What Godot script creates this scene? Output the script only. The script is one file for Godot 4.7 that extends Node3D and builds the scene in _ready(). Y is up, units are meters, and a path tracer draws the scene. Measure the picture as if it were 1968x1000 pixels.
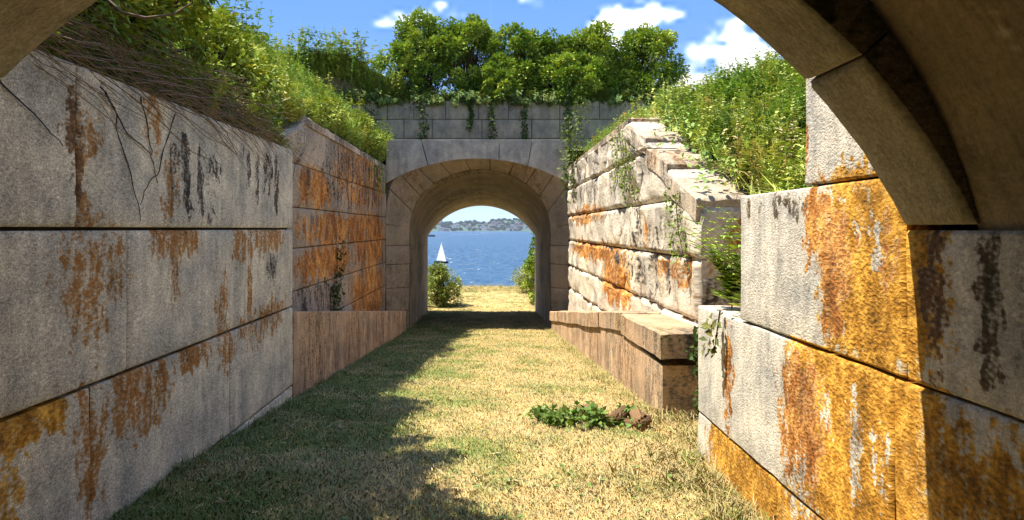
extends Node3D
# A sunken granite passage between two arches of an old sea fort. y = 0 is eye level, -z runs down the passage to the sea.

var R := RandomNumberGenerator.new()
var N := FastNoiseLite.new()
var M := {}
var used := {}
var nz := {}

# ---------------------------------------------------------------- helpers
func numbered(called: String) -> String:
	var n: int = used.get(called, 0)
	used[called] = n + 1
	return called if n == 0 else "%s_%03d" % [called, n]

func thing(called: String, label: String, category: String, at := Vector3.ZERO, group := "") -> Node3D:
	var o := Node3D.new()
	o.name = numbered(called)
	add_child(o)
	o.position = at
	o.set_meta("label", label)
	o.set_meta("category", category)
	if group != "":
		o.set_meta("group", group)
	return o

func part(parent: Node3D, called: String, mesh: Mesh, mat: Material) -> MeshInstance3D:
	var o := MeshInstance3D.new()
	o.name = called
	o.mesh = mesh
	if mat:
		o.material_override = mat
	parent.add_child(o, true)
	var base := Vector3.ZERO
	var p: Node = parent
	while p != self and p is Node3D:
		base += (p as Node3D).position
		p = p.get_parent()
	o.position = -base
	return o

func solo(called: String, label: String, category: String, mesh: Mesh, mat: Material, at := Vector3.ZERO, group := "") -> MeshInstance3D:
	var o := MeshInstance3D.new()
	o.name = numbered(called)
	o.mesh = mesh
	if mat:
		o.material_override = mat
	add_child(o)
	o.position = at
	if label != "":
		o.set_meta("label", label)
	if category != "":
		o.set_meta("category", category)
	if group != "":
		o.set_meta("group", group)
	return o

func setting(called: String, mesh: Mesh, mat: Material) -> MeshInstance3D:
	var o := solo(called, "", "", mesh, mat)
	o.set_meta("kind", "structure")
	return o

func arr() -> Dictionary:
	return {"v": PackedVector3Array(), "n": PackedVector3Array(), "c": PackedColorArray(), "u": PackedVector2Array(), "i": PackedInt32Array()}

func commit(A: Dictionary) -> ArrayMesh:
	var a := []
	a.resize(Mesh.ARRAY_MAX)
	a[Mesh.ARRAY_VERTEX] = A.v
	a[Mesh.ARRAY_NORMAL] = A.n
	if A.c.size() == A.v.size():
		a[Mesh.ARRAY_COLOR] = A.c
	if A.u.size() == A.v.size():
		a[Mesh.ARRAY_TEX_UV] = A.u
	a[Mesh.ARRAY_INDEX] = A.i
	var m := ArrayMesh.new()
	m.add_surface_from_arrays(Mesh.PRIMITIVE_TRIANGLES, a)
	return m

func tri(A: Dictionary, a: int, b: int, c: int, n: Vector3) -> void:
	var g: Vector3 = (A.v[b] - A.v[a]).cross(A.v[c] - A.v[a])
	if g.dot(n) > 0.0:
		A.i.append_array(PackedInt32Array([a, c, b]))
	else:
		A.i.append_array(PackedInt32Array([a, b, c]))

func quad(A: Dictionary, p: Array, n: Vector3, uvs := [], col = null) -> void:
	var b: int = A.v.size()
	for k in 4:
		A.v.append(p[k]); A.n.append(n)
		if uvs.size() == 4:
			A.u.append(uvs[k])
		if col != null:
			A.c.append(col)
	tri(A, b, b + 1, b + 2, n)
	tri(A, b, b + 2, b + 3, n)

func boxy(A: Dictionary, c: Vector3, s: Vector3, col = null) -> void:
	for ax in 3:
		for sg in [-1.0, 1.0]:
			var n := Vector3.ZERO; n[ax] = sg
			var u := Vector3.ZERO; u[(ax + 1) % 3] = s[(ax + 1) % 3] / 2
			var v := Vector3.ZERO; v[(ax + 2) % 3] = s[(ax + 2) % 3] / 2
			var o: Vector3 = c + n * s[ax] / 2
			quad(A, [o - u - v, o + u - v, o + u + v, o - u + v], n, [], col)

func tube(A: Dictionary, pts: Array, r0: float, r1: float, sides := 5, col = null) -> void:
	var b: int = A.v.size()
	var n := pts.size()
	for k in n:
		var t: Vector3 = (pts[mini(k + 1, n - 1)] - pts[maxi(k - 1, 0)]).normalized()
		var s := t.cross(Vector3.UP if absf(t.y) < 0.9 else Vector3.RIGHT).normalized()
		var w := s.cross(t)
		var r := lerpf(r0, r1, float(k) / (n - 1))
		for j in sides:
			var a := TAU * j / sides
			var nn := s * cos(a) + w * sin(a)
			A.v.append(pts[k] + nn * r); A.n.append(nn)
			if col != null: A.c.append(col)
	for k in n - 1:
		for j in sides:
			var p := b + k * sides + j
			var q := b + k * sides + (j + 1) % sides
			tri(A, p, q, q + sides, A.n[p])
			tri(A, p, q + sides, p + sides, A.n[p])

# A dressed stone whose face follows the surface S(u, v), u and v in metres: rounded arris, uneven face, sides of the given thickness.
func stone_mesh(S: Callable, u0: float, u1: float, v0: float, v1: float, nu: int, nv: int, thick: float, flip := false, uvr := [], rough := 0.004, cham := 0.012, gap := 0.004, freq := 3.0) -> ArrayMesh:
	var A := arr()
	var us := [u0 + gap, u0 + gap + cham]
	var vs := [v0 + gap, v0 + gap + cham]
	for k in range(1, nu): us.append(lerpf(u0, u1, float(k) / nu))
	for k in range(1, nv): vs.append(lerpf(v0, v1, float(k) / nv))
	us.append_array([u1 - gap - cham, u1 - gap])
	vs.append_array([v1 - gap - cham, v1 - gap])
	var a := us.size()
	var b := vs.size()
	var e := 0.003
	var off := Vector3(R.randf() * 50, R.randf() * 50, R.randf() * 50)
	var base_out := R.randf_range(-0.5, 0.5) * minf(rough, 0.03)
	var nor := []
	for j in b:
		for i in a:
			var p: Vector3 = S.call(us[i], vs[j])
			var n: Vector3 = (S.call(us[i] + e, vs[j]) - p).cross(S.call(us[i], vs[j] + e) - p).normalized()
			if flip: n = -n
			var h := base_out + rough * (N.get_noise_3dv((p + off) * freq) * 1.4 + 0.6 * N.get_noise_3dv((p + off) * freq * 3.7))
			if i == 0 or j == 0 or i == a - 1 or j == b - 1:
				h = minf(h, 0.0) - cham * (0.75 + 0.9 * maxf(0.0, N.get_noise_3dv((p + off) * 9.0)))
			nor.append(n)
			A.v.append(p + n * h)
			A.n.append(Vector3.ZERO)
			if uvr.size() == 4:
				A.u.append(Vector2((us[i] - uvr[0]) / uvr[2], (uvr[1] - vs[j]) / uvr[3]))
	for j in b - 1:
		for i in a - 1:
			var k := j * a + i
			for t in [[k, k + 1, k + a + 1], [k, k + a + 1, k + a]]:
				tri(A, t[0], t[1], t[2], nor[k])
				var g: Vector3 = (A.v[t[1]] - A.v[t[0]]).cross(A.v[t[2]] - A.v[t[0]])
				if g.dot(nor[k]) < 0: g = -g
				for q in t: A.n[q] += g
	for k in A.n.size(): A.n[k] = A.n[k].normalized()
	var ring := []
	for i in a: ring.append(i)
	for j in range(1, b): ring.append(j * a + a - 1)
	for i in range(a - 2, -1, -1): ring.append((b - 1) * a + i)
	for j in range(b - 2, -1, -1): ring.append(j * a)
	var mid: Vector3 = S.call((u0 + u1) / 2, (v0 + v1) / 2)
	for k in ring.size() - 1:
		var p0: Vector3 = A.v[ring[k]]
		var p1: Vector3 = A.v[ring[k + 1]]
		var q0: Vector3 = p0 - nor[ring[k]] * thick
		var q1: Vector3 = p1 - nor[ring[k + 1]] * thick
		var n: Vector3 = (p1 - p0).cross(q0 - p0).normalized()
		if n.dot((p0 + p1) / 2 - mid) < 0: n = -n
		quad(A, [p0, p1, q1, q0], n, [A.u[ring[k]], A.u[ring[k + 1]], A.u[ring[k + 1]] + Vector2(thick / uvr[2], thick / uvr[3]), A.u[ring[k]] + Vector2(thick / uvr[2], thick / uvr[3])] if uvr.size() == 4 else [])
	return commit(A)

func plane_x(X: float) -> Callable:
	return func(u: float, v: float) -> Vector3: return Vector3(X, v, -u)
func plane_z(D: float) -> Callable:
	return func(u: float, v: float) -> Vector3: return Vector3(u, v, -D)

# rows: [lower level, upper level, [joint, joint, ...]]
func coursed(parent: Node3D, S: Callable, flip: bool, rows: Array, thick: float, mat: Material, uvr: Array, rough: float, cham: float, gap: float, freq := 3.0) -> void:
	for r in rows:
		var js: Array = r[2]
		for k in js.size() - 1:
			var w: float = js[k + 1] - js[k]
			var h: float = r[1] - r[0]
			part(parent, "stone_block", stone_mesh(S, js[k], js[k + 1], r[0], r[1], clampi(int(w * 7), 4, 16), clampi(int(h * 9), 3, 9), thick, flip, uvr, rough, cham, gap, freq), mat)

# wall with an arched hole; profile runs left to right with x never falling
func arched_wall(profile: Array, xl: float, xr: float, yt: float, yb: float, d0: float, d1: float) -> ArrayMesh:
	var A := arr()
	var n := profile.size()
	for f in [[d0, Vector3(0, 0, 1)], [d1, Vector3(0, 0, -1)]]:
		var z: float = -f[0]
		quad(A, [Vector3(xl, yb, z), Vector3(profile[0].x, yb, z), Vector3(profile[0].x, yt, z), Vector3(xl, yt, z)], f[1])
		quad(A, [Vector3(profile[n - 1].x, yb, z), Vector3(xr, yb, z), Vector3(xr, yt, z), Vector3(profile[n - 1].x, yt, z)], f[1])
		for k in n - 1:
			if profile[k + 1].x - profile[k].x > 1e-4:
				quad(A, [Vector3(profile[k].x, profile[k].y, z), Vector3(profile[k + 1].x, profile[k + 1].y, z), Vector3(profile[k + 1].x, yt, z), Vector3(profile[k].x, yt, z)], f[1])
	for k in n - 1:
		var t: Vector2 = profile[k + 1] - profile[k]
		quad(A, [Vector3(profile[k].x, profile[k].y, -d0), Vector3(profile[k + 1].x, profile[k + 1].y, -d0), Vector3(profile[k + 1].x, profile[k + 1].y, -d1), Vector3(profile[k].x, profile[k].y, -d1)], Vector3(t.y, -t.x, 0).normalized())
	quad(A, [Vector3(xl, yt, -d0), Vector3(xr, yt, -d0), Vector3(xr, yt, -d1), Vector3(xl, yt, -d1)], Vector3.UP)
	quad(A, [Vector3(xl, yb, -d0), Vector3(xl, yb, -d1), Vector3(xl, yt, -d1), Vector3(xl, yt, -d0)], Vector3.LEFT)
	quad(A, [Vector3(xr, yb, -d0), Vector3(xr, yb, -d1), Vector3(xr, yt, -d1), Vector3(xr, yt, -d0)], Vector3.RIGHT)
	return commit(A)

func arc_profile(cx: float, cy: float, r: float, half: float, yb: float, n: int) -> Array:
	var a := asin(half / r)
	var out := [Vector2(cx - half, yb)]
	for k in n + 1:
		var t := lerpf(-a, a, float(k) / n)
		out.append(Vector2(cx + r * sin(t), cy + r * cos(t)))
	out.append(Vector2(cx + half, yb))
	return out

func ellipse_profile(cx: float, a: float, y0: float, H: float, yb: float, n: int) -> Array:
	var out := [Vector2(cx - a, yb)]
	for k in n + 1:
		var t := PI * (1.0 - float(k) / n)
		out.append(Vector2(cx + a * cos(t), y0 + H * sin(t)))
	out.append(Vector2(cx + a, yb))
	return out

func loft(p: Array, dp: float, q: Array, dq: float, steps: int) -> ArrayMesh:
	var A := arr()
	var n := p.size()
	for s in steps + 1:
		var t := float(s) / steps
		for k in n:
			var a: Vector2 = p[k].lerp(q[k], t)
			var w := N.get_noise_3d(a.x * 4, a.y * 4, lerpf(dp, dq, t) * 4) * 0.012
			A.v.append(Vector3(a.x, a.y + w, -lerpf(dp, dq, t)))
			var tg: Vector2 = p[mini(k + 1, n - 1)] - p[maxi(k - 1, 0)]
			A.n.append(Vector3(tg.y, -tg.x, 0).normalized())
	for s in steps:
		for k in n - 1:
			var i := s * n + k
			tri(A, i, i + 1, i + n + 1, A.n[i])
			tri(A, i, i + n + 1, i + n, A.n[i])
	return commit(A)

# ---------------------------------------------------------------- materials
func noise_bytes(key: String, freq: float, oct: int, type := FastNoiseLite.TYPE_SIMPLEX_SMOOTH, sd := 1) -> void:
	var f := FastNoiseLite.new()
	f.seed = sd
	f.noise_type = type
	f.frequency = freq
	f.fractal_octaves = oct
	f.fractal_type = FastNoiseLite.FRACTAL_FBM if oct > 1 else FastNoiseLite.FRACTAL_NONE
	var im := f.get_seamless_image(512, 512, false, false, 0.15, true)
	im.convert(Image.FORMAT_L8)
	nz[key] = im.get_data()

func nv(key: String, x: int, y: int) -> float:
	return nz[key][((y & 511) << 9) | (x & 511)] / 255.0

const KIND := [Vector3(192, 112, 40), Vector3(200, 132, 28), Vector3(50, 46, 42), Vector3(214, 208, 196), Vector3(92, 96, 52), Vector3(112, 78, 46), Vector3(188, 124, 54), Vector3(78, 66, 48), Vector3(106, 102, 94), Vector3(206, 172, 92)]

# colour and relief of a wall face, laid out in the wall's own metres; patches: [d0, d1, low, high, strength, kind]
func wall_maps(u0: float, vtop: float, wm: float, hm: float, W: int, H: int, base: Vector3, patches: Array, sd: int, grain := 26.0, pits := 1.0) -> Array:
	var ppx := W / wm
	var ppy := H / hm
	var cover := PackedFloat32Array(); cover.resize(W * H)
	var kind := PackedByteArray(); kind.resize(W * H)
	var mid: PackedByteArray = nz.mid
	var fine: PackedByteArray = nz.fine
	var low: PackedByteArray = nz.low
	for pi in patches.size():
		var p: Array = patches[pi]
		var x0 := clampi(int((p[0] - u0) * ppx), 0, W); var x1 := clampi(int((p[1] - u0) * ppx), 0, W)
		var y0 := clampi(int((vtop - p[3]) * ppy), 0, H); var y1 := clampi(int((vtop - p[2]) * ppy), 0, H)
		var hw := maxf(2.0, (p[1] - p[0]) * ppx * 0.5)
		var hh := maxf(2.0, (p[3] - p[2]) * ppy * 0.5)
		var mx: float = (p[0] + p[1]) * 0.5 - u0
		var my: float = vtop - (p[2] + p[3]) * 0.5
		mx *= ppx
		my *= ppy
		var top_hard: bool = p.size() > 6
		var wx := minf(hw * 0.9, 0.10 * ppx)
		var wy := minf(hh * 0.9, 0.14 * ppy)
		x0 = clampi(x0 - int(wx * 0.6), 0, W); x1 = clampi(x1 + int(wx * 0.6), 0, W); y1 = clampi(y1 + int(wy * 0.6), 0, H)
		if not top_hard: y0 = clampi(y0 - int(wy * 0.6), 0, H)
		for y in range(y0, y1):
			for x in range(x0, x1):
				var w1 := mid[(((y + pi * 61) & 511) << 9) | ((x + pi * 29 + sd * 11) & 511)] / 127.5 - 1.0
				var w2 := mid[(((y + pi * 23 + 200) & 511) << 9) | ((x + pi * 83 + 99) & 511)] / 127.5 - 1.0
				var ax := absf(x + w1 * wx - mx) / hw
				var ay := (y + w2 * wy - my) / hh
				ay = maxf(ay, 0.0) if top_hard else absf(ay)
				var ex := clampf((1.1 - sqrt(ax * ax * ax + ay * ay * ay)) / 0.6, 0.0, 1.0)
				var ey := ex
				var drip := mid[((((y >> 2) + pi * 97) & 511) << 9) | ((x + sd * 31 + pi * 53) & 511)] / 255.0
				var clump := mid[(((y + pi * 31) & 511) << 9) | ((x * 2 + sd * 17 + pi * 71) & 511)] / 255.0
				var fn := fine[((y & 511) << 9) | (((x >> 1) + pi * 37) & 511)] / 255.0
				var val: float = p[4] * minf(ex, ey) + (drip - 0.5) * 0.7 + (clump - 0.5) * 0.8 + (fn - 0.5) * 0.75
				var c := clampf((val - 0.42) / 0.46, 0.0, 1.0)
				var at := y * W + x
				if c > cover[at] or c > 0.5:
					cover[at] = c
					kind[at] = p[5]
	var rgb := PackedByteArray(); rgb.resize(W * H * 3)
	var hgt := PackedByteArray(); hgt.resize(W * H)
	var prev := 0.0
	for y in H:
		var row := y * W
		for x in W:
			var at := row + x
			var nf := fine[((y & 511) << 9) | (((x >> 1) + sd * 91) & 511)] / 255.0 - 0.5
			var nm := mid[(((y + sd * 13) & 511) << 9) | ((x + sd * 57) & 511)] / 255.0 - 0.5
			var nl := low[(((y + sd * 29) & 511) << 9) | ((x + sd * 7) & 511)] / 255.0 - 0.5
			var st := mid[((((y >> 3) + sd * 43) & 511) << 9) | ((x + sd * 5) & 511)] / 255.0 - 0.5
			var rnd := R.randf() - 0.5
			prev = prev * 0.45 + rnd * 0.55
			var g := 1.0 + nl * 0.30 + nm * 0.16 + st * 0.18 + (nf * 46.0 + prev * 2.0 * grain + rnd * grain) / 255.0
			var r_ := base.x * g; var g_ := base.y * (g - nl * 0.03); var b_ := base.z * (g - nl * 0.08)
			var c := cover[at]
			var h := 0.5 + nf * 0.30 * pits + prev * 0.55 * pits + nm * 0.15
			if c > 0.0:
				var q: Vector3 = KIND[kind[at]]
				var k := 0.84 + nm * 0.45 + nf * 0.5 + rnd * 0.22 + nl * 0.4
				var tone := clampf(nm * 2.4 + nl * 1.2 + nf * 1.2 + 0.42, 0.0, 1.0)
				if kind[at] == 1:
					q = q.lerp(Vector3(204, 148, 48), tone)
				elif kind[at] == 6:
					q = q.lerp(Vector3(150, 98, 46), tone)
				elif kind[at] == 0:
					q = q.lerp(Vector3(198, 136, 62), tone)
				c *= 0.86
				r_ = lerpf(r_, q.x * k, c); g_ = lerpf(g_, q.y * k, c); b_ = lerpf(b_, q.z * k, c)
				if kind[at] < 2 or kind[at] == 6: h += c * (0.16 + nf * 0.55 + nm * 0.5)
			rgb[at * 3] = clampi(int(r_), 0, 255)
			rgb[at * 3 + 1] = clampi(int(g_), 0, 255)
			rgb[at * 3 + 2] = clampi(int(b_), 0, 255)
			hgt[at] = clampi(int(h * 255.0), 0, 255)
	return [ImageTexture.create_from_image(Image.create_from_data(W, H, false, Image.FORMAT_RGB8, rgb)), ImageTexture.create_from_image(Image.create_from_data(W, H, false, Image.FORMAT_L8, hgt))]

# thin runs of one kind of stain below a level
func drips(d0: float, d1: float, top: float, n: int, kind: int, most := 0.55) -> Array:
	var out := []
	for k in n:
		var d := R.randf_range(d0, d1)
		var w := R.randf_range(0.03, 0.10)
		var t := top - R.randf_range(0.0, 0.25) * most
		out.append([d - w, d + w, t - R.randf_range(0.25, 1.0) * most, t, R.randf_range(0.5, 0.85), kind])
	return out

func mat(col := Color.WHITE, rough := 0.9) -> StandardMaterial3D:
	var m := StandardMaterial3D.new()
	m.albedo_color = col
	m.roughness = rough
	m.metallic_specular = 0.25
	return m

func wall_mat(maps: Array, relief: float) -> StandardMaterial3D:
	var m := mat()
	m.albedo_texture = maps[0]
	m.heightmap_enabled = true
	m.heightmap_texture = maps[1]
	m.heightmap_scale = relief
	return m

func tile_mat(base: Vector3, patches: Array, sd: int, metres: float, relief: float, grain := 26.0, px := 512) -> StandardMaterial3D:
	var maps := wall_maps(0, metres, metres, metres, px, px, base, patches, sd, grain)
	var m := wall_mat(maps, relief)
	m.uv1_triplanar = true
	m.uv1_world_triplanar = true
	m.uv1_scale = Vector3.ONE / metres
	return m

func leaf_mat(back := 0.5) -> StandardMaterial3D:
	var m := mat(Color.WHITE, 0.6)
	m.vertex_color_use_as_albedo = true
	m.cull_mode = BaseMaterial3D.CULL_DISABLED
	m.backlight_enabled = true
	m.backlight = Color(back, back, back * 0.6)
	return m

# ---------------------------------------------------------------- vegetation
func leaf(A: Dictionary, p: Vector3, dir: Vector3, up: Vector3, ln: float, wd: float, col: Color) -> void:
	var s := dir.cross(up).normalized()
	var n := s.cross(dir).normalized()
	var b: int = A.v.size()
	var m := p + dir * ln * 0.45 - n * ln * 0.06
	A.v.append_array(PackedVector3Array([p, m + s * wd + n * wd * 0.35, p + dir * ln - n * ln * 0.18, m - s * wd + n * wd * 0.35]))
	A.n.append_array(PackedVector3Array([n, (n - s * 0.4).normalized(), n, (n + s * 0.4).normalized()]))
	A.c.append_array(PackedColorArray([col, col, col, col]))
	A.i.append_array(PackedInt32Array([b, b + 2, b + 1, b, b + 3, b + 2]))

func blade(A: Dictionary, p: Vector3, dir: Vector3, bend: Vector3, h: float, w: float, col: Color, tip: Color) -> void:
	var s := dir.cross(bend).normalized() * w
	var b: int = A.v.size()
	var m := p + dir * h * 0.55 + bend * h * 0.12
	var t := p + dir * h * 0.85 + bend * h * 0.55
	var n := (bend * 0.35 + dir * 0.3 + Vector3.UP).normalized()
	A.v.append_array(PackedVector3Array([p - s, p + s, m + s * 0.8, m - s * 0.8, t]))
	A.n.append_array(PackedVector3Array([n, n, n, n, n]))
	A.c.append_array(PackedColorArray([col, col, col, col, tip]))
	A.i.append_array(PackedInt32Array([b, b + 1, b + 2, b, b + 2, b + 3, b + 3, b + 2, b + 4]))

func rdir() -> Vector3:
	return Vector3(R.randfn(), R.randfn(), R.randfn()).normalized()

func shade_of(c: Color, spread := 0.35) -> Color:
	var k := 1.0 + R.randf_range(-spread, spread)
	var w := R.randf_range(-0.15, 0.2)
	return Color(c.r * k * (1 + w), c.g * k, c.b * k * (1 - w))

# crown: clumps of leaves spread through an uneven volume; p is the foot
func crown(A: Dictionary, p: Vector3, r: Vector3, clumps: int, per: int, ln: float, col: Color, col2: Color, S = null) -> void:
	for k in clumps:
		var u := R.randf_range(0.03, 0.97)
		var prof := sqrt(maxf(0.06, 1.0 - pow((u - 0.4) / 0.62, 2.0))) * pow(R.randf(), 0.4)
		var an := R.randf() * TAU
		var d := Vector3(cos(an), u - 0.3, sin(an))
		var c := p + Vector3(d.x * r.x * prof, u * r.y, d.z * r.z * prof)
		c += Vector3(N.get_noise_3dv(c * 2.0), N.get_noise_3dv(c * 2.0 + Vector3.ONE * 9), 0) * 0.5 * r.x
		var cr := R.randf_range(0.14, 0.27) * minf(r.x, r.y)
		var cc := col.lerp(col2, R.randf())
		if S != null:
			var m := p.lerp(c, 0.5) + Vector3(R.randf_range(-0.1, 0.1), 0.1, R.randf_range(-0.1, 0.1))
			tube(S, [p + Vector3(R.randf_range(-0.15, 0.15), 0, R.randf_range(-0.15, 0.15)), m, c], 0.022, 0.006, 4)
		for q in per:
			var o := rdir()
			var lp := c + o * cr * pow(R.randf(), 0.4)
			var ld := (o + d * 0.5 + Vector3(0, R.randf_range(-0.5, 0.5), 0) + rdir() * 0.5).normalized()
			leaf(A, lp, ld, (Vector3.UP + rdir() * 0.6).normalized(), ln * R.randf_range(0.6, 1.3), ln * R.randf_range(0.25, 0.4), shade_of(cc))

func shrub(called: String, label: String, category: String, at: Vector3, r: Vector3, clumps: int, per: int, ln: float, col: Color, col2: Color, group := "") -> void:
	var t := thing(called, label, category, at, group)
	var A := arr()
	var S := arr()
	crown(A, at, r, clumps, per, ln, col, col2, S)
	part(t, "crown", commit(A), M.leaf)
	part(t, "stems", commit(S), M.bark)

func weed_mesh(h: float, leaves: int, ln: float, col: Color) -> ArrayMesh:
	var A := arr()
	for s in 3:
		var lean := Vector3(R.randf_range(-0.3, 0.3), 1, R.randf_range(-0.3, 0.3)).normalized()
		var f := Vector3(R.randf_range(-0.06, 0.06), 0, R.randf_range(-0.06, 0.06))
		var hh := h * R.randf_range(0.6, 1.0)
		tube(A, [f, f + lean * hh * 0.5, f + lean * hh + Vector3(lean.x, 0, lean.z) * 0.1], 0.004, 0.0015, 3, shade_of(col, 0.2))
		for k in leaves:
			var t := R.randf_range(0.15, 1.0)
			var a := R.randf() * TAU
			var d := Vector3(cos(a), R.randf_range(-0.1, 0.7), sin(a)).normalized()
			leaf(A, f + lean * hh * t, d, Vector3.UP, ln * R.randf_range(0.6, 1.2) * (1.25 - 0.6 * t), ln * 0.22, shade_of(col))
	return commit(A)

func tuft_mesh(h: float, blades: int, spread: float, w: float, col: Color, tip: Color) -> ArrayMesh:
	var A := arr()
	for k in blades:
		var a := R.randf() * TAU
		var b := Vector3(cos(a), 0, sin(a))
		var f := Vector3(R.randfn() * spread, 0, R.randfn() * spread)
		var c := shade_of(col, 0.3)
		blade(A, f, (Vector3.UP + b * R.randf_range(0.0, 0.7)).normalized(), (b - Vector3.UP * R.randf_range(0.0, 0.5)).normalized(), h * R.randf_range(0.45, 1.1), w * R.randf_range(0.7, 1.2), c, shade_of(tip, 0.2))
	return commit(A)

func scatter(called: String, mesh: Mesh, m: Material, xf: Array, cols: Array, label := "", category := "") -> MultiMeshInstance3D:
	var mm := MultiMesh.new()
	mm.transform_format = MultiMesh.TRANSFORM_3D
	mm.use_colors = true
	mm.mesh = mesh
	mm.instance_count = xf.size()
	for k in xf.size():
		mm.set_instance_transform(k, xf[k])
		mm.set_instance_color(k, cols[k])
	var o := MultiMeshInstance3D.new()
	o.name = numbered(called)
	o.multimesh = mm
	o.material_override = m
	add_child(o)
	o.set_meta("kind", "stuff")
	o.set_meta("label", label)
	o.set_meta("category", category)
	return o

func place(p: Vector3, s: float, tilt := 0.15) -> Transform3D:
	var b := Basis(Vector3.UP, R.randf() * TAU) * Basis(Vector3.RIGHT, R.randf_range(-tilt, tilt))
	return Transform3D(b.scaled(Vector3.ONE * s), p)

# ---------------------------------------------------------------- the lie of the land (levels against distance d = -z)
func ground(x: float, d: float) -> float:
	var y := -1.52
	if d > 4.8: y = -1.52 - 0.0671 * (minf(d, 19.4) - 4.8)
	if d > 19.4: y -= 0.033 * (minf(d, 26.0) - 19.4)
	if d > 27.0: y += 0.006 * (minf(d, 36.0) - 27.0)
	if d > 36.0: y -= 0.42 * (minf(d, 70.0) - 36.0)
	if d < 40.0: y += N.get_noise_2d(x * 1.7, d * 1.7) * 0.025
	return y

func left_bank(x: float, d: float) -> float:
	var t := smoothstep(7.8, 9.5, d)
	var xw := lerpf(-2.3, -2.8, t)
	var base := lerpf(0.68, 1.42 + 0.2 * smoothstep(10.0, 19.0, d), t)
	var crest := lerpf(2.3, 4.5, smoothstep(4.0, 20.0, d))
	var y := minf(base + maxf(0.0, xw - x) * 0.8, crest)
	y = lerpf(y, lerpf(4.6, 3.9, smoothstep(-4.6, -3.2, x)), smoothstep(23.6, 23.7, d))
	return y + N.get_noise_2d(x * 1.3, d * 1.3) * 0.12

func right_bank(x: float, d: float) -> float:
	var base := clampf(0.15 + (d - 6.6) * 0.30, 0.12, 1.35 + 0.2 * smoothstep(10.0, 19.0, d))
	var crest := lerpf(2.2, 3.9, smoothstep(8.0, 20.0, d))
	var y := minf(base + maxf(0.0, x - 2.4) * 0.36, crest)
	y = lerpf(y, 3.9, smoothstep(23.6, 23.7, d))
	return y + N.get_noise_2d(x * 1.3, d * 1.3) * 0.12

func field(h: Callable, xs: Array, ds: Array, uvm: float, shift = null) -> ArrayMesh:
	var A := arr()
	var n := xs.size()
	for d in ds:
		for x0 in xs:
			var x: float = x0 + (0.0 if shift == null else shift.call(d))
			var e := 0.05
			A.v.append(Vector3(x, h.call(x, d), -d))
			A.n.append(Vector3(h.call(x - e, d) - h.call(x + e, d), 2 * e, -(h.call(x, d - e) - h.call(x, d + e))).normalized())
			A.u.append(Vector2(x, d) / uvm)
	for j in ds.size() - 1:
		for i in n - 1:
			var k := j * n + i
			tri(A, k, k + 1, k + n + 1, Vector3.UP)
			tri(A, k, k + n + 1, k + n, Vector3.UP)
	return commit(A)

func steps(a: float, b: float, s: float) -> Array:
	var out := []
	var n := maxi(1, int(round((b - a) / s)))
	for k in n + 1: out.append(lerpf(a, b, float(k) / n))
	return out

# ---------------------------------------------------------------- sky
func sky_image(W: int, H: int, x0: int, x1: int, y0: int, y1: int) -> Image:
	# part of a W x H panorama: blue air and fair weather clouds
	var f := FastNoiseLite.new()
	f.seed = 11
	f.frequency = 1.0
	f.fractal_octaves = 6
	f.fractal_gain = 0.52
	var im := PackedByteArray()
	im.resize((x1 - x0) * (y1 - y0) * 3)
	var at := 0
	for y in range(y0, y1):
		var el := (0.5 - (y + 0.5) / H) * PI
		var se := sin(el)
		var t := pow(clampf(1.0 - maxf(se, 0.0), 0.0, 1.0), 6.5)
		var sky := Vector3(78, 120, 186).lerp(Vector3(176, 196, 206), t)
		if el < 0.0: sky = Vector3(150, 165, 172)
		for x in range(x0, x1):
			var c := sky
			if el > 0.0:
				var az := -((x + 0.5) / W - 0.5) * TAU
				var wgt := -1.0
				# two banks of cumulus stand in view; the same weather goes on around the sky
				wgt = maxf(wgt, 1.5 - Vector2((az - 0.205) / 0.115, (el - 0.292) / 0.10).length() * 0.9)
				wgt = maxf(wgt, 1.45 - Vector2((az - 0.275) / 0.05, (el - 0.235) / 0.045).length())
				wgt = maxf(wgt, 0.55 - Vector2((az - 0.085) / 0.07, (el - 0.262) / 0.03).length() * 0.7)
				wgt = maxf(wgt, 0.45 - Vector2((az - 0.0) / 0.05, (el - 0.292) / 0.015).length() * 0.6)
				var dir := Vector3(sin(az) * cos(el), se * 2.2, cos(az) * cos(el))
				var big := f.get_noise_3dv(dir * 2.2 + Vector3(4, 0, 0)) if absf(az) > 0.5 or el > 0.42 else -1.0
				wgt = maxf(wgt, big * 1.5 - 0.25)
				if wgt > -0.6:
					var nn := f.get_noise_3dv(dir * 12.0)
					var cov := clampf((wgt * 0.75 + nn * 1.15 + 0.02) / 0.42, 0.0, 1.0)
					var lit := clampf(0.86 + nn * 0.35 + wgt * 0.2, 0.7, 1.0)
					c = c.lerp(Vector3(250, 250, 252) * lit, cov * cov * (3 - 2 * cov))
			im[at] = clampi(int(c.x), 0, 255); im[at + 1] = clampi(int(c.y), 0, 255); im[at + 2] = clampi(int(c.z), 0, 255)
			at += 3
	return Image.create_from_data(x1 - x0, y1 - y0, false, Image.FORMAT_RGB8, im)

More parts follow.
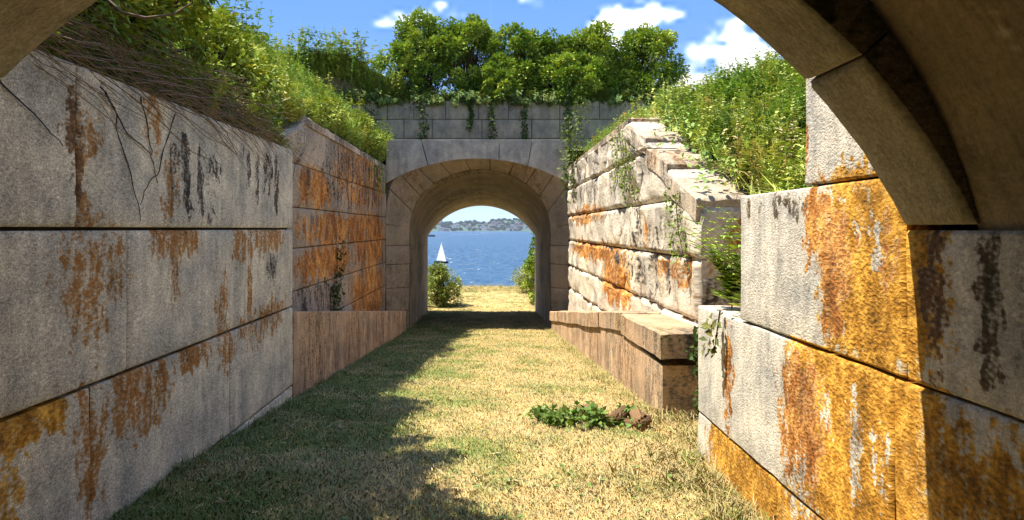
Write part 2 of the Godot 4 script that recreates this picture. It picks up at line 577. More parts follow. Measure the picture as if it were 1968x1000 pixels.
func _ready() -> void:
	R.seed = 7
	N.seed = 3
	N.frequency = 0.35
	N.fractal_octaves = 3
	# ------------------------------------------------------------ camera, sky, sun, exposure
	var cam := Camera3D.new()
	cam.name = "camera"
	var near := 0.1
	cam.set_frustum(1000.0 / 1500.0 * near, Vector2(42.0 / 1500.0 * near, -60.0 / 1500.0 * near), near, 12000.0)
	add_child(cam)
	cam.position = Vector3.ZERO
	cam.current = true
	var we := WorldEnvironment.new()
	var env := Environment.new()
	we.name = "world_environment"
	env.background_mode = Environment.BG_SKY
	env.tonemap_mode = Environment.TONE_MAPPER_LINEAR
	env.tonemap_exposure = 2.2
	env.sdfgi_enabled = true
	env.ssao_enabled = true
	env.ssil_enabled = true
	var pano := sky_image(1024, 512, 0, 1024, 0, 512)
	pano.resize(4096, 2048, Image.INTERPOLATE_CUBIC)
	pano.blit_rect(sky_image(4096, 2048, 1648, 2648, 720, 1030), Rect2i(0, 0, 1000, 310), Vector2i(1648, 720))
	var sm := PanoramaSkyMaterial.new()
	sm.panorama = ImageTexture.create_from_image(pano)
	sm.energy_multiplier = 1.0
	var sky := Sky.new()
	sky.sky_material = sm
	env.sky = sky
	env.fog_enabled = true
	env.fog_density = 0.00005
	env.fog_light_color = Color(0.74, 0.82, 0.92)
	we.environment = env
	add_child(we)
	var sun := DirectionalLight3D.new()
	sun.name = "sun"
	sun.light_color = Color(1.0, 0.955, 0.88)
	sun.light_energy = 1.6
	sun.light_angular_distance = 0.5
	sun.shadow_enabled = true
	add_child(sun)
	sun.look_at_from_position(Vector3.ZERO, Vector3(0.47, -1.0, 0.075), Vector3.FORWARD)
	make_materials()
	make_land()
	add_dark_floor()
	make_left_wall()
	make_right_wall()
	make_near_arch()
	make_far_walls()
	make_gateway()
	make_lawn()
	make_banks()
	make_hedge()
	hedge_foot()
	make_wall_plants()
	make_sea()
	print("done ", Time.get_ticks_msec())

func make_materials() -> void:
	noise_bytes("fine", 0.16, 2)
	noise_bytes("mid", 0.028, 4, FastNoiseLite.TYPE_SIMPLEX_SMOOTH, 5)
	noise_bytes("low", 0.007, 3, FastNoiseLite.TYPE_SIMPLEX_SMOOTH, 9)
	M.leaf = leaf_mat(0.55)
	M.grass = leaf_mat(0.35)
	M.bark = mat(Color(0.30, 0.24, 0.19), 0.9)
	M.dry = mat(Color(0.52, 0.46, 0.40), 0.9)
	M.dry.vertex_color_use_as_albedo = true
	M.core = mat(Color(0.22, 0.20, 0.17), 1.0)
	M.left = wall_mat(wall_maps(3.0, 0.95, 5.0, 2.75, 1280, 704, Vector3(182, 176, 158), [
		[3.60, 3.80, 0.28, 0.68, 0.85, 5], [3.72, 4.0, 0.30, 0.62, 0.65, 6], [3.72, 3.82, 0.0, 0.5, 1.0, 5],
		[3.5, 4.35, -0.42, 0.02, 0.65, 6], [3.62, 4.1, -0.62, -0.2, 0.65, 6], [3.66, 4.05, -0.02, 0.14, 0.69, 6],
		[4.45, 4.72, 0.5, 0.85, 0.65, 6], [4.68, 5.0, 0.0, 0.5, 0.69, 6], 
		[4.45, 5.4, -0.2, 0.0, 0.73, 6, 1], [4.8, 5.05, -0.5, -0.1, 0.53, 6], 
		[5.6, 5.95, -0.85, -0.3, 0.65, 6], [5.65, 6.1, -1.1, -0.7, 0.69, 6], [6.0, 6.35, -0.3, 0.0, 0.77, 6, 1], [6.36, 6.52, -0.8, 0.0, 0.82, 6, 1], [6.4, 7.6, -0.22, 0.0, 0.77, 6, 1],
		[6.0, 7.0, -1.0, -0.66, 0.65, 6], [6.7, 7.6, -0.95, -0.6, 0.69, 6], [4.0, 4.9, -1.22, -0.78, 0.72, 6, 1], [4.9, 5.55, -0.95, -0.78, 0.90, 6, 1],
		[3.0, 3.7, -0.95, -0.78, 1.05, 1, 1], [3.0, 3.3, -1.5, -0.8, 0.75, 1], [3.7, 4.05, -1.45, -0.7, 0.69, 6], [6.9, 7.3, -0.5, -0.2, 0.6, 2]] + drips(4.85, 5.45, 0.62, 9, 2) + drips(5.5, 5.72, 0.6, 3, 2) + drips(6.2, 7.3, 0.72, 12, 2), 1, 54.0), 0.3)
	M.right = wall_mat(wall_maps(2.0, 1.0, 3.5, 2.9, 1120, 928, Vector3(186, 181, 170), [
		[3.22, 3.55, -0.2, 0.24, 1.05, 0], [2.6, 3.36, 0.12, 0.27, 0.9, 1], [2.4, 3.4, -0.60, 0.26, 1.5, 1], [3.1, 3.36, -0.54, 0.2, 1.1, 0],
		[2.4, 3.75, -1.34, -0.5, 1.55, 1, 1], [3.3, 3.85, -1.28, -0.52, 1.0, 0], [3.5, 5.2, -1.9, -1.25, 1.2, 1, 1], [3.0, 3.9, -1.9, -1.2, 1.3, 1],
		[4.55, 4.74, -1.25, -0.55, 0.95, 0], [2.95, 3.1, -1.2, -0.6, 0.6, 3], [3.4, 3.7, -1.7, -0.9, 0.6, 3],
		[1.6, 2.7, -1.34, -0.52, 0.95, 1], [1.6, 2.7, -2.2, -1.2, 1.0, 1], [2.42, 2.56, -0.5, 0.1, 0.85, 5], [2.16, 2.28, -0.5, 0.1, 0.8, 7], [2.3, 2.36, -0.5, 0.1, 0.8, 3], [2.0, 2.12, -0.5, 0.1, 0.7, 3]] + drips(2.7, 3.2, 0.1, 3, 3, 0.3) + drips(2.8, 3.3, -0.7, 3, 3, 0.3) + drips(2.62, 3.3, 0.15, 5, 0, 0.5) + drips(2.7, 3.7, -0.55, 5, 0, 0.6) + drips(3.5, 4.4, 0.18, 7, 7, 0.25) + [[2.0, 2.1, -0.1, 0.0, 0.3, 7], [3.48, 3.56, 0.2, 0.6, 0.9, 0]], 2, 30.0, 1.3), 0.5)
	M.farleft = wall_mat(wall_maps(8.0, 1.8, 11.6, 4.4, 1160, 440, Vector3(152, 140, 122), [
		[10.3, 13.0, 0.28, 0.95, 0.95, 0], [10.0, 18.0, -0.30, 0.30, 1.0, 0], [10.0, 15.0, -0.85, -0.2, 0.95, 0], [12.5, 19.4, 0.3, 1.7, 0.8, 0],
		[14.5, 19.4, -0.9, 0.5, 1.0, 0], [14.0, 19.4, -2.2, -0.6, 0.9, 0], [10.0, 13.5, -1.4, -0.7, 0.55, 2], [11.5, 19.0, 0.2, 1.6, 0.5, 2]] + drips(10.2, 19.0, 1.5, 16, 7, 1.4) + drips(10.2, 19.0, 0.28, 14, 8, 0.8) + drips(10.2, 19.0, -0.26, 14, 7, 0.9), 3), 0.5)
	M.farright = wall_mat(wall_maps(7.0, 1.7, 12.4, 3.4, 1240, 340, Vector3(190, 180, 162), [
		[12.8, 19.4, 0.05, 0.50, 0.85, 0], [10.2, 19.4, -0.62, -0.22, 1.1, 0], [10.5, 13.8, -1.25, -0.4, 1.05, 0], [7.3, 9.6, -0.62, -0.28, 0.85, 0], [9.6, 10.1, -0.3, 0.3, 0.7, 0],
		[8.0, 19.4, 0.4, 1.5, 0.4, 8], [7.3, 12.0, -0.9, 0.2, 0.36, 2]] + drips(7.5, 19.0, 1.45, 22, 8, 1.2) + drips(7.5, 12.0, -0.3, 10, 2, 0.5), 4), 1.0)
	M.gate = tile_mat(Vector3(156, 151, 138), [], 5, 3.0, 0.4)
	M.reveal = tile_mat(Vector3(146, 134, 114), [[0.2, 1.5, 0.2, 2.6, 0.5, 5], [1.8, 2.8, 0.1, 1.6, 0.6, 4]], 6, 3.0, 0.4)
	M.upper = tile_mat(Vector3(138, 132, 118), [[0.3, 1.2, 0.2, 2.8, 0.5, 2]], 7, 3.0, 0.5)
	M.endface = tile_mat(Vector3(170, 160, 142), [[0.2, 2.4, 0.2, 2.3, 0.7, 4], [1.0, 2.9, 0.6, 2.9, 0.6, 2]], 15, 3.0, 0.5)
	M.ring = tile_mat(Vector3(150, 142, 124), [[0.1, 1.3, 0.2, 1.4, 0.7, 4], [1.2, 2.2, 0.9, 2.3, 0.6, 5], [0.3, 1.4, 1.3, 2.3, 0.66, 7], [1.3, 2.3, 0.1, 0.9, 0.6, 8]], 8, 2.4, 0.5, 44.0)
	M.vault = tile_mat(Vector3(142, 128, 106), [[0.2, 2.0, 0.2, 1.6, 0.45, 3], [1.0, 2.9, 1.2, 2.9, 0.55, 2]], 9, 3.0, 0.6)
	M.bench = tile_mat(Vector3(168, 143, 116), [[0.2, 1.6, 0.3, 2.0, 0.46, 5], [1.4, 2.5, 0.4, 2.3, 0.5, 8], [0.6, 1.9, 1.2, 2.5, 0.42, 4]], 10, 2.6, 0.6, 26.0)
	M.coping = tile_mat(Vector3(176, 162, 142), [[0.2, 1.6, 0.3, 2.4, 0.62, 8], [1.4, 2.4, 0.4, 2.2, 0.6, 5], [0.5, 2.0, 1.2, 2.4, 0.55, 7]], 11, 2.5, 0.9, 40.0)
	M.soil = tile_mat(Vector3(104, 92, 62), [[0.2, 2.6, 0.2, 2.6, 0.6, 4]], 12, 3.0, 1.0)
	M.clod = tile_mat(Vector3(120, 96, 72), [[0.1, 0.4, 0.1, 0.4, 0.6, 7]], 17, 0.5, 1.0, 40.0, 128)
	M.lawn = tile_mat(Vector3(188, 166, 110), [[0.2, 2.4, 0.2, 2.0, 0.5, 4], [1.6, 3.8, 1.4, 3.6, 0.55, 5], [0.5, 3.0, 2.4, 3.9, 0.6, 4]], 13, 4.0, 1.2)

# ---------------------------------------------------------------- land
func make_land() -> void:
	var xs := [-3500.0, -400.0, -60.0, -20.0, -8.0]
	xs.append_array(steps(-4.0, 4.0, 0.25))
	xs.append_array([8.0, 20.0, 60.0, 400.0, 3500.0])
	var ds := [-400.0, -40.0, -9.0]
	ds.append_array(steps(-2.0, 38.0, 0.4))
	ds.append_array([44.0, 56.0, 70.0, 200.0, 7000.0])
	setting("ground", field(ground, xs, ds, 4.0), M.lawn)
	var lx := [-40.0, -20.0, -10.0]
	lx.append_array(steps(-7.0, -2.22, 0.2))
	var bd := steps(2.3, 23.3, 0.3)
	bd.append_array([23.58, 23.72, 24.2, 25.0, 25.6])
	setting("terrain", field(left_bank, lx, bd, 3.0, func(d: float) -> float: return -0.60 * smoothstep(7.8, 8.3, d)), M.soil)
	var rx := steps(2.42, 7.0, 0.2)
	rx.append_array([10.0, 20.0, 40.0])
	setting("terrain", field(right_bank, rx, bd, 3.0), M.soil)
	setting("terrain", field(func(x: float, d: float) -> float: return lerpf(2.0, 3.95, smoothstep(23.55, 23.65, d)), steps(-3.2, 2.8, 0.4), [19.95, 21.0, 22.0, 23.5, 23.7, 24.5, 25.6], 3.0), M.soil)

func add_dark_floor() -> void:  # unseen dark earth sheet, added to cut bounced light under the near vault
	setting("added_floor", field(func(x: float, d: float) -> float: return ground(x, d) + 0.012, steps(-2.1, 1.6, 0.37), steps(-6.0, 2.5, 0.42), 3.0), M.soil)

# ---------------------------------------------------------------- near walls
func core(parent: Node3D, lo: Vector3, hi: Vector3) -> void:
	var A := arr()
	boxy(A, (lo + hi) / 2, hi - lo)
	part(parent, "mortar_core", commit(A), M.core)

func make_left_wall() -> void:
	var t := thing("granite_wall", "shaded wall of huge smooth grey granite blocks with rust orange lichen, left foreground", "wall", Vector3(-2.3, -1.6, -5.3))
	var uvr := [3.0, 0.95, 5.0, 2.75]
	coursed(t, plane_x(-1.98), false, [
		[0.0, 0.80, [2.67, 3.75, 5.77, 7.84]],
		[-0.78, 0.0, [-6.0, -3.0, -0.5, 1.9, 4.27, 6.40, 7.84]],
		[-1.57, -0.78, [-6.0, -4.0, -1.6, 1.0, 3.88, 5.95, 7.84]],
		[-2.0, -1.57, [3.2, 5.3, 7.2, 7.84]]], 0.5, M.left, uvr, 0.006, 0.014, 0.009)
	core(t, Vector3(-2.6, -2.2, -7.80), Vector3(-2.03, 0.70, -2.7))
	core(t, Vector3(-2.6, -2.2, -2.69), Vector3(-2.03, -0.02, 6.0))

func make_right_wall() -> void:
	var t := thing("granite_wall", "sunlit granite block wall crusted with golden yellow lichen, right foreground", "wall", Vector3(1.7, -1.6, -3.0))
	var uvr := [2.0, 1.0, 3.5, 2.9]
	coursed(t, plane_x(1.42), true, [
		[0.95, 1.75, [2.67, 3.53]],
		[0.19, 0.95, [2.67, 3.53]],
		[-0.52, 0.19, [2.67, 3.27, 4.43]],
		[-1.25, -0.52, [-6.0, -4.2, -2.0, 0.6, 2.75, 4.69, 5.35]],
		[-2.0, -1.25, [-6.0, -3.0, -0.7, 1.6, 3.9, 5.35]]], 0.55, M.right, uvr, 0.008, 0.012, 0.005, 5.0)
	coursed(t, plane_x(1.42), true, [[-0.52, 0.0, [-6.0, -3.5, -1.0, 1.2, 2.67]]], 0.55, M.right, uvr, 0.008, 0.012, 0.005, 5.0)
	core(t, Vector3(1.47, -2.2, -5.30), Vector3(2.1, -0.58, 6.0))
	core(t, Vector3(1.47, -0.579, -4.38), Vector3(2.1, -0.02, 6.0))
	core(t, Vector3(1.47, -0.019, -4.38), Vector3(2.1, 0.14, -2.72))
	core(t, Vector3(1.47, 0.141, -3.50), Vector3(2.1, 1.7, -2.72))
	# the alcove behind it
	var a := thing("alcove_wall", "plain retaining wall at the back of the shady alcove beyond the golden wall", "wall", Vector3(2.7, -1.6, -5.8))
	coursed(a, plane_x(2.42), true, [[-0.6, 0.12, [2.2, 3.6, 5.2, 7.35]], [-1.3, -0.6, [2.2, 4.2, 6.0, 7.35]], [-2.0, -1.3, [2.2, 5.0, 7.35]]], 0.4, M.coping, [], 0.01, 0.012, 0.005)

func make_near_arch() -> void:
	var t := thing("stone_archway", "dark near archway of curved granite voussoirs framing the view", "archway", Vector3(-0.29, 0.0, -2.5))
	var cx := -0.29
	var cy := -0.80
	var r := 1.89
	var amax := asin(1.71 / r)
	var S := func(s: float, d: float) -> Vector3: return Vector3(cx + r * sin(s / r), cy + r * cos(s / r), -d)
	var L := amax * r
	var js := [L, L - 0.60, L - 1.18, L - 1.75]
	var all := []
	for j in js: all.append(-j)
	all.append_array([-0.28, 0.28])
	js.reverse()
	all.append_array(js)
	for k in all.size() - 1:
		part(t, "voussoir", stone_mesh(S, all[k], all[k + 1], 2.28, 2.67, 6, 4, 0.46, true, [], 0.008, 0.014, 0.004), M.ring)
	# spandrel over the ring
	part(t, "spandrel", arched_wall(arc_profile(cx, cy, r + 0.40, 2.0, 0.0, 24), -6.0, 6.0, 2.5, -0.3 + 0.3, 2.33, 2.62), M.ring)
	# barrel vault behind, higher than the ring
	var p := arc_profile(cx, -0.444, 1.787, 1.731, -0.01, 28)
	part(t, "vault", loft(p, 2.30, p, -6.0, 20), M.vault)
	var A := arr()
	boxy(A, Vector3(-0.29, 0.0, 6.1), Vector3(6, 5, 0.3))  # unseen closing wall, added to keep light from behind out of the vault
	part(t, "added_end_wall", commit(A), M.vault)
	A = arr()
	boxy(A, Vector3(-0.29, 2.0, 1.8), Vector3(7, 0.9, 8.2))
	boxy(A, Vector3(-3.4, 0.7, 1.8), Vector3(2.2, 3.5, 8.2))
	boxy(A, Vector3(3.0, 0.7, 1.8), Vector3(2.0, 3.5, 8.2))
	part(t, "earth_cover", commit(A), M.soil)

# ---------------------------------------------------------------- walls of the open court
func make_far_walls() -> void:
	# left, recessed
	var t := thing("court_wall", "weathered court wall stained orange, in shade left of the far arch", "wall", Vector3(-2.9, -2.2, -14))
	var rows := [[0.88, 1.52, [10.2, 12.4, 14.1, 15.6, 17.3, 19.38]], [0.29, 0.88, [8.6, 11.0, 12.7, 14.9, 16.5, 18.2, 19.38]], [-0.26, 0.29, [8.0, 10.2, 12.0, 13.9, 15.8, 17.6, 19.38]],
		[-0.83, -0.26, [8.0, 9.6, 11.4, 13.3, 15.1, 17.0, 19.38]], [-1.4, -0.83, [8.0, 10.6, 12.6, 14.4, 16.2, 18.0, 19.38]], [-2.0, -1.4, [8.0, 11.6, 13.6, 15.6, 17.4, 19.38]], [-2.7, -2.0, [8.0, 12.6, 14.6, 16.6, 18.4, 19.38]]]
	for r in rows:
		var jl: Array = r[2]
		if r[0] > 0.2:
			var u1: float = jl[1]
			var u2: float = jl[0]
			var SL := func(u: float, v: float) -> Vector3: return Vector3(-2.6, v, -lerpf(7.3 + clampf((v - 0.24) / 1.28, 0.0, 1.0) * 3.6, u1, (u - u2) / (u1 - u2)))
			part(t, "stone_block", stone_mesh(SL, u2, u1, r[0], r[1], 8, 6, 0.4, false, [8.0, 1.8, 11.6, 4.4], 0.016, 0.016, 0.006), M.farleft)
			r[2] = jl.slice(1)
	coursed(t, plane_x(-2.6), false, rows, 0.4, M.farleft, [8.0, 1.8, 11.6, 4.4], 0.016, 0.016, 0.006)
	core(t, Vector3(-3.1, -2.8, -19.3), Vector3(-2.66, 1.40, -10.95))
	core(t, Vector3(-3.1, -2.8, -10.94), Vector3(-2.66, 0.2, -7.9))
	copings(t, -2.6, -1.0, 1.52)
	# left plinth, flush with the near wall, falling with the ground
	var p := thing("plinth_wall", "brown stained sloping plinth along the foot of the shaded court wall", "plinth", Vector3(-2.3, -2.0, -12))
	var js := [7.86, 9.3, 10.9, 12.6, 14.4, 16.2, 18.2]
	for k in js.size() - 1:
		var S := func(u: float, v: float) -> Vector3: return Vector3(-1.97, lerpf(-2.75, -0.105 * u, v), -u)
		part(p, "stone_block", stone_mesh(S, js[k], js[k + 1], 0.0, 1.0, 6, 6, 0.62, false, [], 0.008, 0.012, 0.004), M.bench)
	# right, recessed, rock faced, its near end raked
	var q := thing("court_wall", "sunlit rough court wall with orange streaks and a raked stepped end", "wall", Vector3(2.2, -2.2, -13))
	var rake := func(v: float) -> float: return 7.3 + clampf((v - 0.22) / 1.28, 0.0, 1.0) * 3.6
	var uvr := [7.0, 1.7, 12.4, 3.4]
	var rrows := [[0.97, 1.50, [10.3, 11.8, 13.2, 14.8, 16.6, 18.2, 19.38]], [0.31, 0.97, [8.6, 10.2, 11.3, 12.6, 13.9, 15.2, 16.6, 17.9, 19.38]], [-0.29, 0.31, [7.3, 8.5, 9.5, 10.4, 11.8, 13.1, 14.4, 15.8, 17.2, 19.38]],
		[-0.90, -0.29, [7.3, 8.9, 10.3, 11.5, 12.9, 14.3, 15.8, 17.2, 19.38]], [-1.45, -0.90, [7.3, 9.4, 10.8, 12.2, 13.8, 15.4, 16.8, 18.0, 19.38]], [-2.05, -1.45, [7.3, 12.6, 15.2, 17.4, 19.38]], [-2.7, -2.05, [10.0, 14.0, 16.5, 19.38]]]
	for r in rrows:
		var j: Array = r[2]
		for k in j.size() - 1:
			var a: float = j[k]
			var b: float = j[k + 1]
			var first := k == 0
			var S := func(u: float, v: float) -> Vector3:
				var d := u
				if first: d = lerpf(maxf(rake.call(v), 7.3), b, (u - a) / (b - a))
				return Vector3(1.95, v, -d)
			part(q, "stone_block", stone_mesh(S, a, b, r[0], r[1], clampi(int((b - a) * 6), 5, 14), 8, 0.4, true, uvr, 0.055, 0.035, 0.009, 4.5), M.farright)
	core(q, Vector3(2.02, -2.8, -19.3), Vector3(2.4, 1.35, -11.2))
	core(q, Vector3(2.02, -2.8, -11.19), Vector3(2.4, 0.1, -7.36))
	copings(q, 1.95, 1.0, 1.50)
	# end face of that wall, towards the camera
	coursed(q, plane_z(7.30), false, [[-0.45, 0.16, [1.97, 2.6, 3.3]], [-1.1, -0.45, [1.97, 2.9, 3.3]], [-1.8, -1.1, [1.97, 2.5, 3.3]]], 0.3, M.endface, [], 0.02, 0.02, 0.006)
	# right bench
	var b := thing("stone_bench", "pinkish brown stone bench with a cracked overhanging cap slab in the sun", "bench", Vector3(1.7, -1.8, -10.5))
	var bj := [6.82, 8.7, 10.1, 11.6, 13.1, 14.8, 16.6, 19.3]
	for k in bj.size() - 1:
		var lo := -2.8
		var S := func(u: float, v: float) -> Vector3:
			var top := -1.19 if u < 8.75 else -0.107 * u - 0.19
			return Vector3(1.50, lerpf(lo, top, v), -u)
		part(b, "stone_block", stone_mesh(S, bj[k], bj[k + 1], 0.0, 1.0, 6, 6, 0.46, true, [], 0.008, 0.012, 0.004), M.bench)
	var cj := [6.72, 8.82, 10.6, 12.5, 14.6, 16.8, 19.3]
	for k in cj.size() - 1:
		var tilt := 0.0 if k == 0 else 1.0
		var sh := R.randf_range(-0.012, 0.012)
		var S := func(u: float, v: float) -> Vector3: return Vector3(1.46 + sh + v, lerpf(-0.900 - (u - 6.7) * 0.024, -0.106 * u, tilt) + (0.006 * sin(u * 2.0)), -u)
		part(b, "cap_slab", stone_mesh(S, cj[k], cj[k + 1], 0.0, 0.52, 8, 4, 0.20 if k > 0 else 0.21, true, [], 0.009, 0.016, 0.006 if k > 0 else 0.02), M.bench)
	var e := arr()
	boxy(e, Vector3(1.73, -2.2, -7.12), Vector3(0.40, 1.8, 0.5))
	part(b, "end_block", commit(e), M.bench)

func copings(t: Node3D, x: float, sgn: float, top: float) -> void:
	var rk := [[7.3, 0.22], [8.5, 0.647], [9.7, 1.073], [10.9, 1.5]]
	for k in 3:
		var a: Array = rk[k]
		var b: Array = rk[k + 1]
		var l := Vector2(b[0] - a[0], b[1] - a[1]).length()
		var S := func(u: float, v: float) -> Vector3: return Vector3(x + sgn * (v - 0.02), lerpf(a[1] + 0.07, b[1] - 0.05, u / l) + 0.01 + (top - 1.5), -lerpf(a[0], b[0], u / l))
		part(t, "coping_stone", stone_mesh(S, 0.0, l, 0.0, 0.72, 6, 5, 0.20, sgn > 0.0, [], 0.03, 0.035, 0.008, 4.0), M.coping)
	var js := [10.95, 12.6, 14.3, 16.0, 17.7, 19.37]
	for k in js.size() - 1:
		var S := func(u: float, v: float) -> Vector3: return Vector3(x + sgn * (v - 0.02), top + 0.06, -u)
		part(t, "coping_stone", stone_mesh(S, js[k], js[k + 1], 0.0, 0.7, 6, 4, 0.10, sgn > 0.0, [], 0.012, 0.02, 0.006), M.coping)

# ---------------------------------------------------------------- the far gateway
func make_gateway() -> void:
	var t := thing("stone_gateway", "low granite gateway with a dark vaulted tunnel opening to the sea", "gateway", Vector3(-0.3, -2.5, -20))
	var cx := -0.325
	var rr := 4.5
	var cy := 1.745 - rr
	var arc := func(x: float) -> float: return cy + sqrt(rr * rr - (x - cx) * (x - cx))
	# lintel stones, joints leaning to the arch
	var jb := [-2.6, -1.55, 0.22, 0.93, 1.95]
	var jt := [-2.6, -1.72, 0.23, 1.05, 1.95]
	for k in 4:
		var S := func(u: float, v: float) -> Vector3:
			var xb: float = lerpf(jb[k], jb[k + 1], u)
			var xt: float = lerpf(jt[k], jt[k + 1], u)
			var yb: float = arc.call(xb)
			return Vector3(lerpf(xb, xt, v), lerpf(yb, 2.22, v), -19.4)
		part(t, "lintel_stone", stone_mesh(S, 0.003, 0.997, 0.0, 1.0, 12, 5, 0.62, false, [], 0.006, 0.008, 0.004), M.gate)
	# splayed reveal: from the outer arch at 19.42 to the inner one at 20.05
	var ip := func(s: float) -> Vector2:  # s from -1 to 1 over the arch
		var th := s * PI / 2
		return Vector2(-0.26 + 1.8 * sin(th), 1.53 * cos(th))
	var op := func(s: float) -> Vector2:
		var x: float = cx + 2.275 * sin(s * PI / 2 * 0.985)
		return Vector2(x, arc.call(x) if absf(s) < 0.72 else lerpf(arc.call(x), 0.0, pow((absf(s) - 0.72) / 0.28, 1.6) * 0.9))
	var n := 11
	for k in n:
		var S := func(u: float, v: float) -> Vector3:
			var a: Vector2 = op.call(u)
			var b: Vector2 = ip.call(u)
			var c := a.lerp(b, v)
			return Vector3(c.x, c.y, -lerpf(19.44, 20.05, v))
		var s0 := lerpf(-1.0, 1.0, float(k) / n)
		var s1 := lerpf(-1.0, 1.0, float(k + 1) / n)
		part(t, "voussoir", stone_mesh(S, s0, s1, 0.0, 1.0, 4, 4, 0.25, true, [], 0.008, 0.008, 0.003), M.reveal)
	for sd in [-1, 1]:
		var xo: float = -2.6 if sd < 0 else 1.95
		var xi: float = -2.06 if sd < 0 else 1.54
		var lv := [-2.75, -2.1, -1.5, -0.9, -0.42, 0.12]
		for k in 5:
			var S := func(u: float, v: float) -> Vector3: return Vector3(lerpf(xo, xi, u), v, -lerpf(19.5, 20.05, u))
			part(t, "pier_stone", stone_mesh(S, 0.0, 1.0, lv[k], lv[k + 1], 4, 4, 0.3, sd > 0, [], 0.010, 0.014, 0.005), M.reveal)
	var front := ellipse_profile(-0.26, 1.8, 0.0, 1.53, -2.9, 24)
	var rear := arc_profile(-0.29, -1.307, 2.067, 1.77, -2.9, 24)
	part(t, "vault", loft(front, 20.04, rear, 25.4, 14), M.vault)
	part(t, "backing", arched_wall(ellipse_profile(-0.26, 1.84, 0.0, 1.56, -2.9, 24), -3.2, 2.6, 1.99, -2.9, 20.12, 20.6), M.core)
	var w := thing("rear_wall", "seaward stone wall above the tunnel mouth", "wall", Vector3(-0.3, -2.7, -25.6))
	part(w, "wall_face", arched_wall(rear, -40.0, 40.0, 3.7, -4.0, 25.38, 25.8), M.gate)
	# upper retaining wall over the gateway
	var u := thing("upper_wall", "shaded grey ashlar retaining wall above the gateway, under the bushes", "wall", Vector3(-0.5, 2.1, -23.7))
	var rows := [[3.30, 3.86, [-6.4, -5.2, -4.3, -3.1, -2.3, -1.35, -0.35, 0.55, 2.1, 3.3, 4.4, 5.6]], [2.72, 3.30, [-6.4, -5.6, -4.8, -3.5, -2.6, -1.75, -0.25, 1.25, 2.1, 3.7, 4.8, 5.6]], [2.0, 2.72, [-6.4, -5.0, -3.9, -2.4, -0.9, 0.6, 1.7, 2.9, 4.1, 5.6]]]
	coursed(u, plane_z(23.5), false, rows, 0.4, M.upper, [], 0.02, 0.018, 0.007)
	core(u, Vector3(-6.4, 1.6, -23.95), Vector3(5.6, 3.8, -23.56))

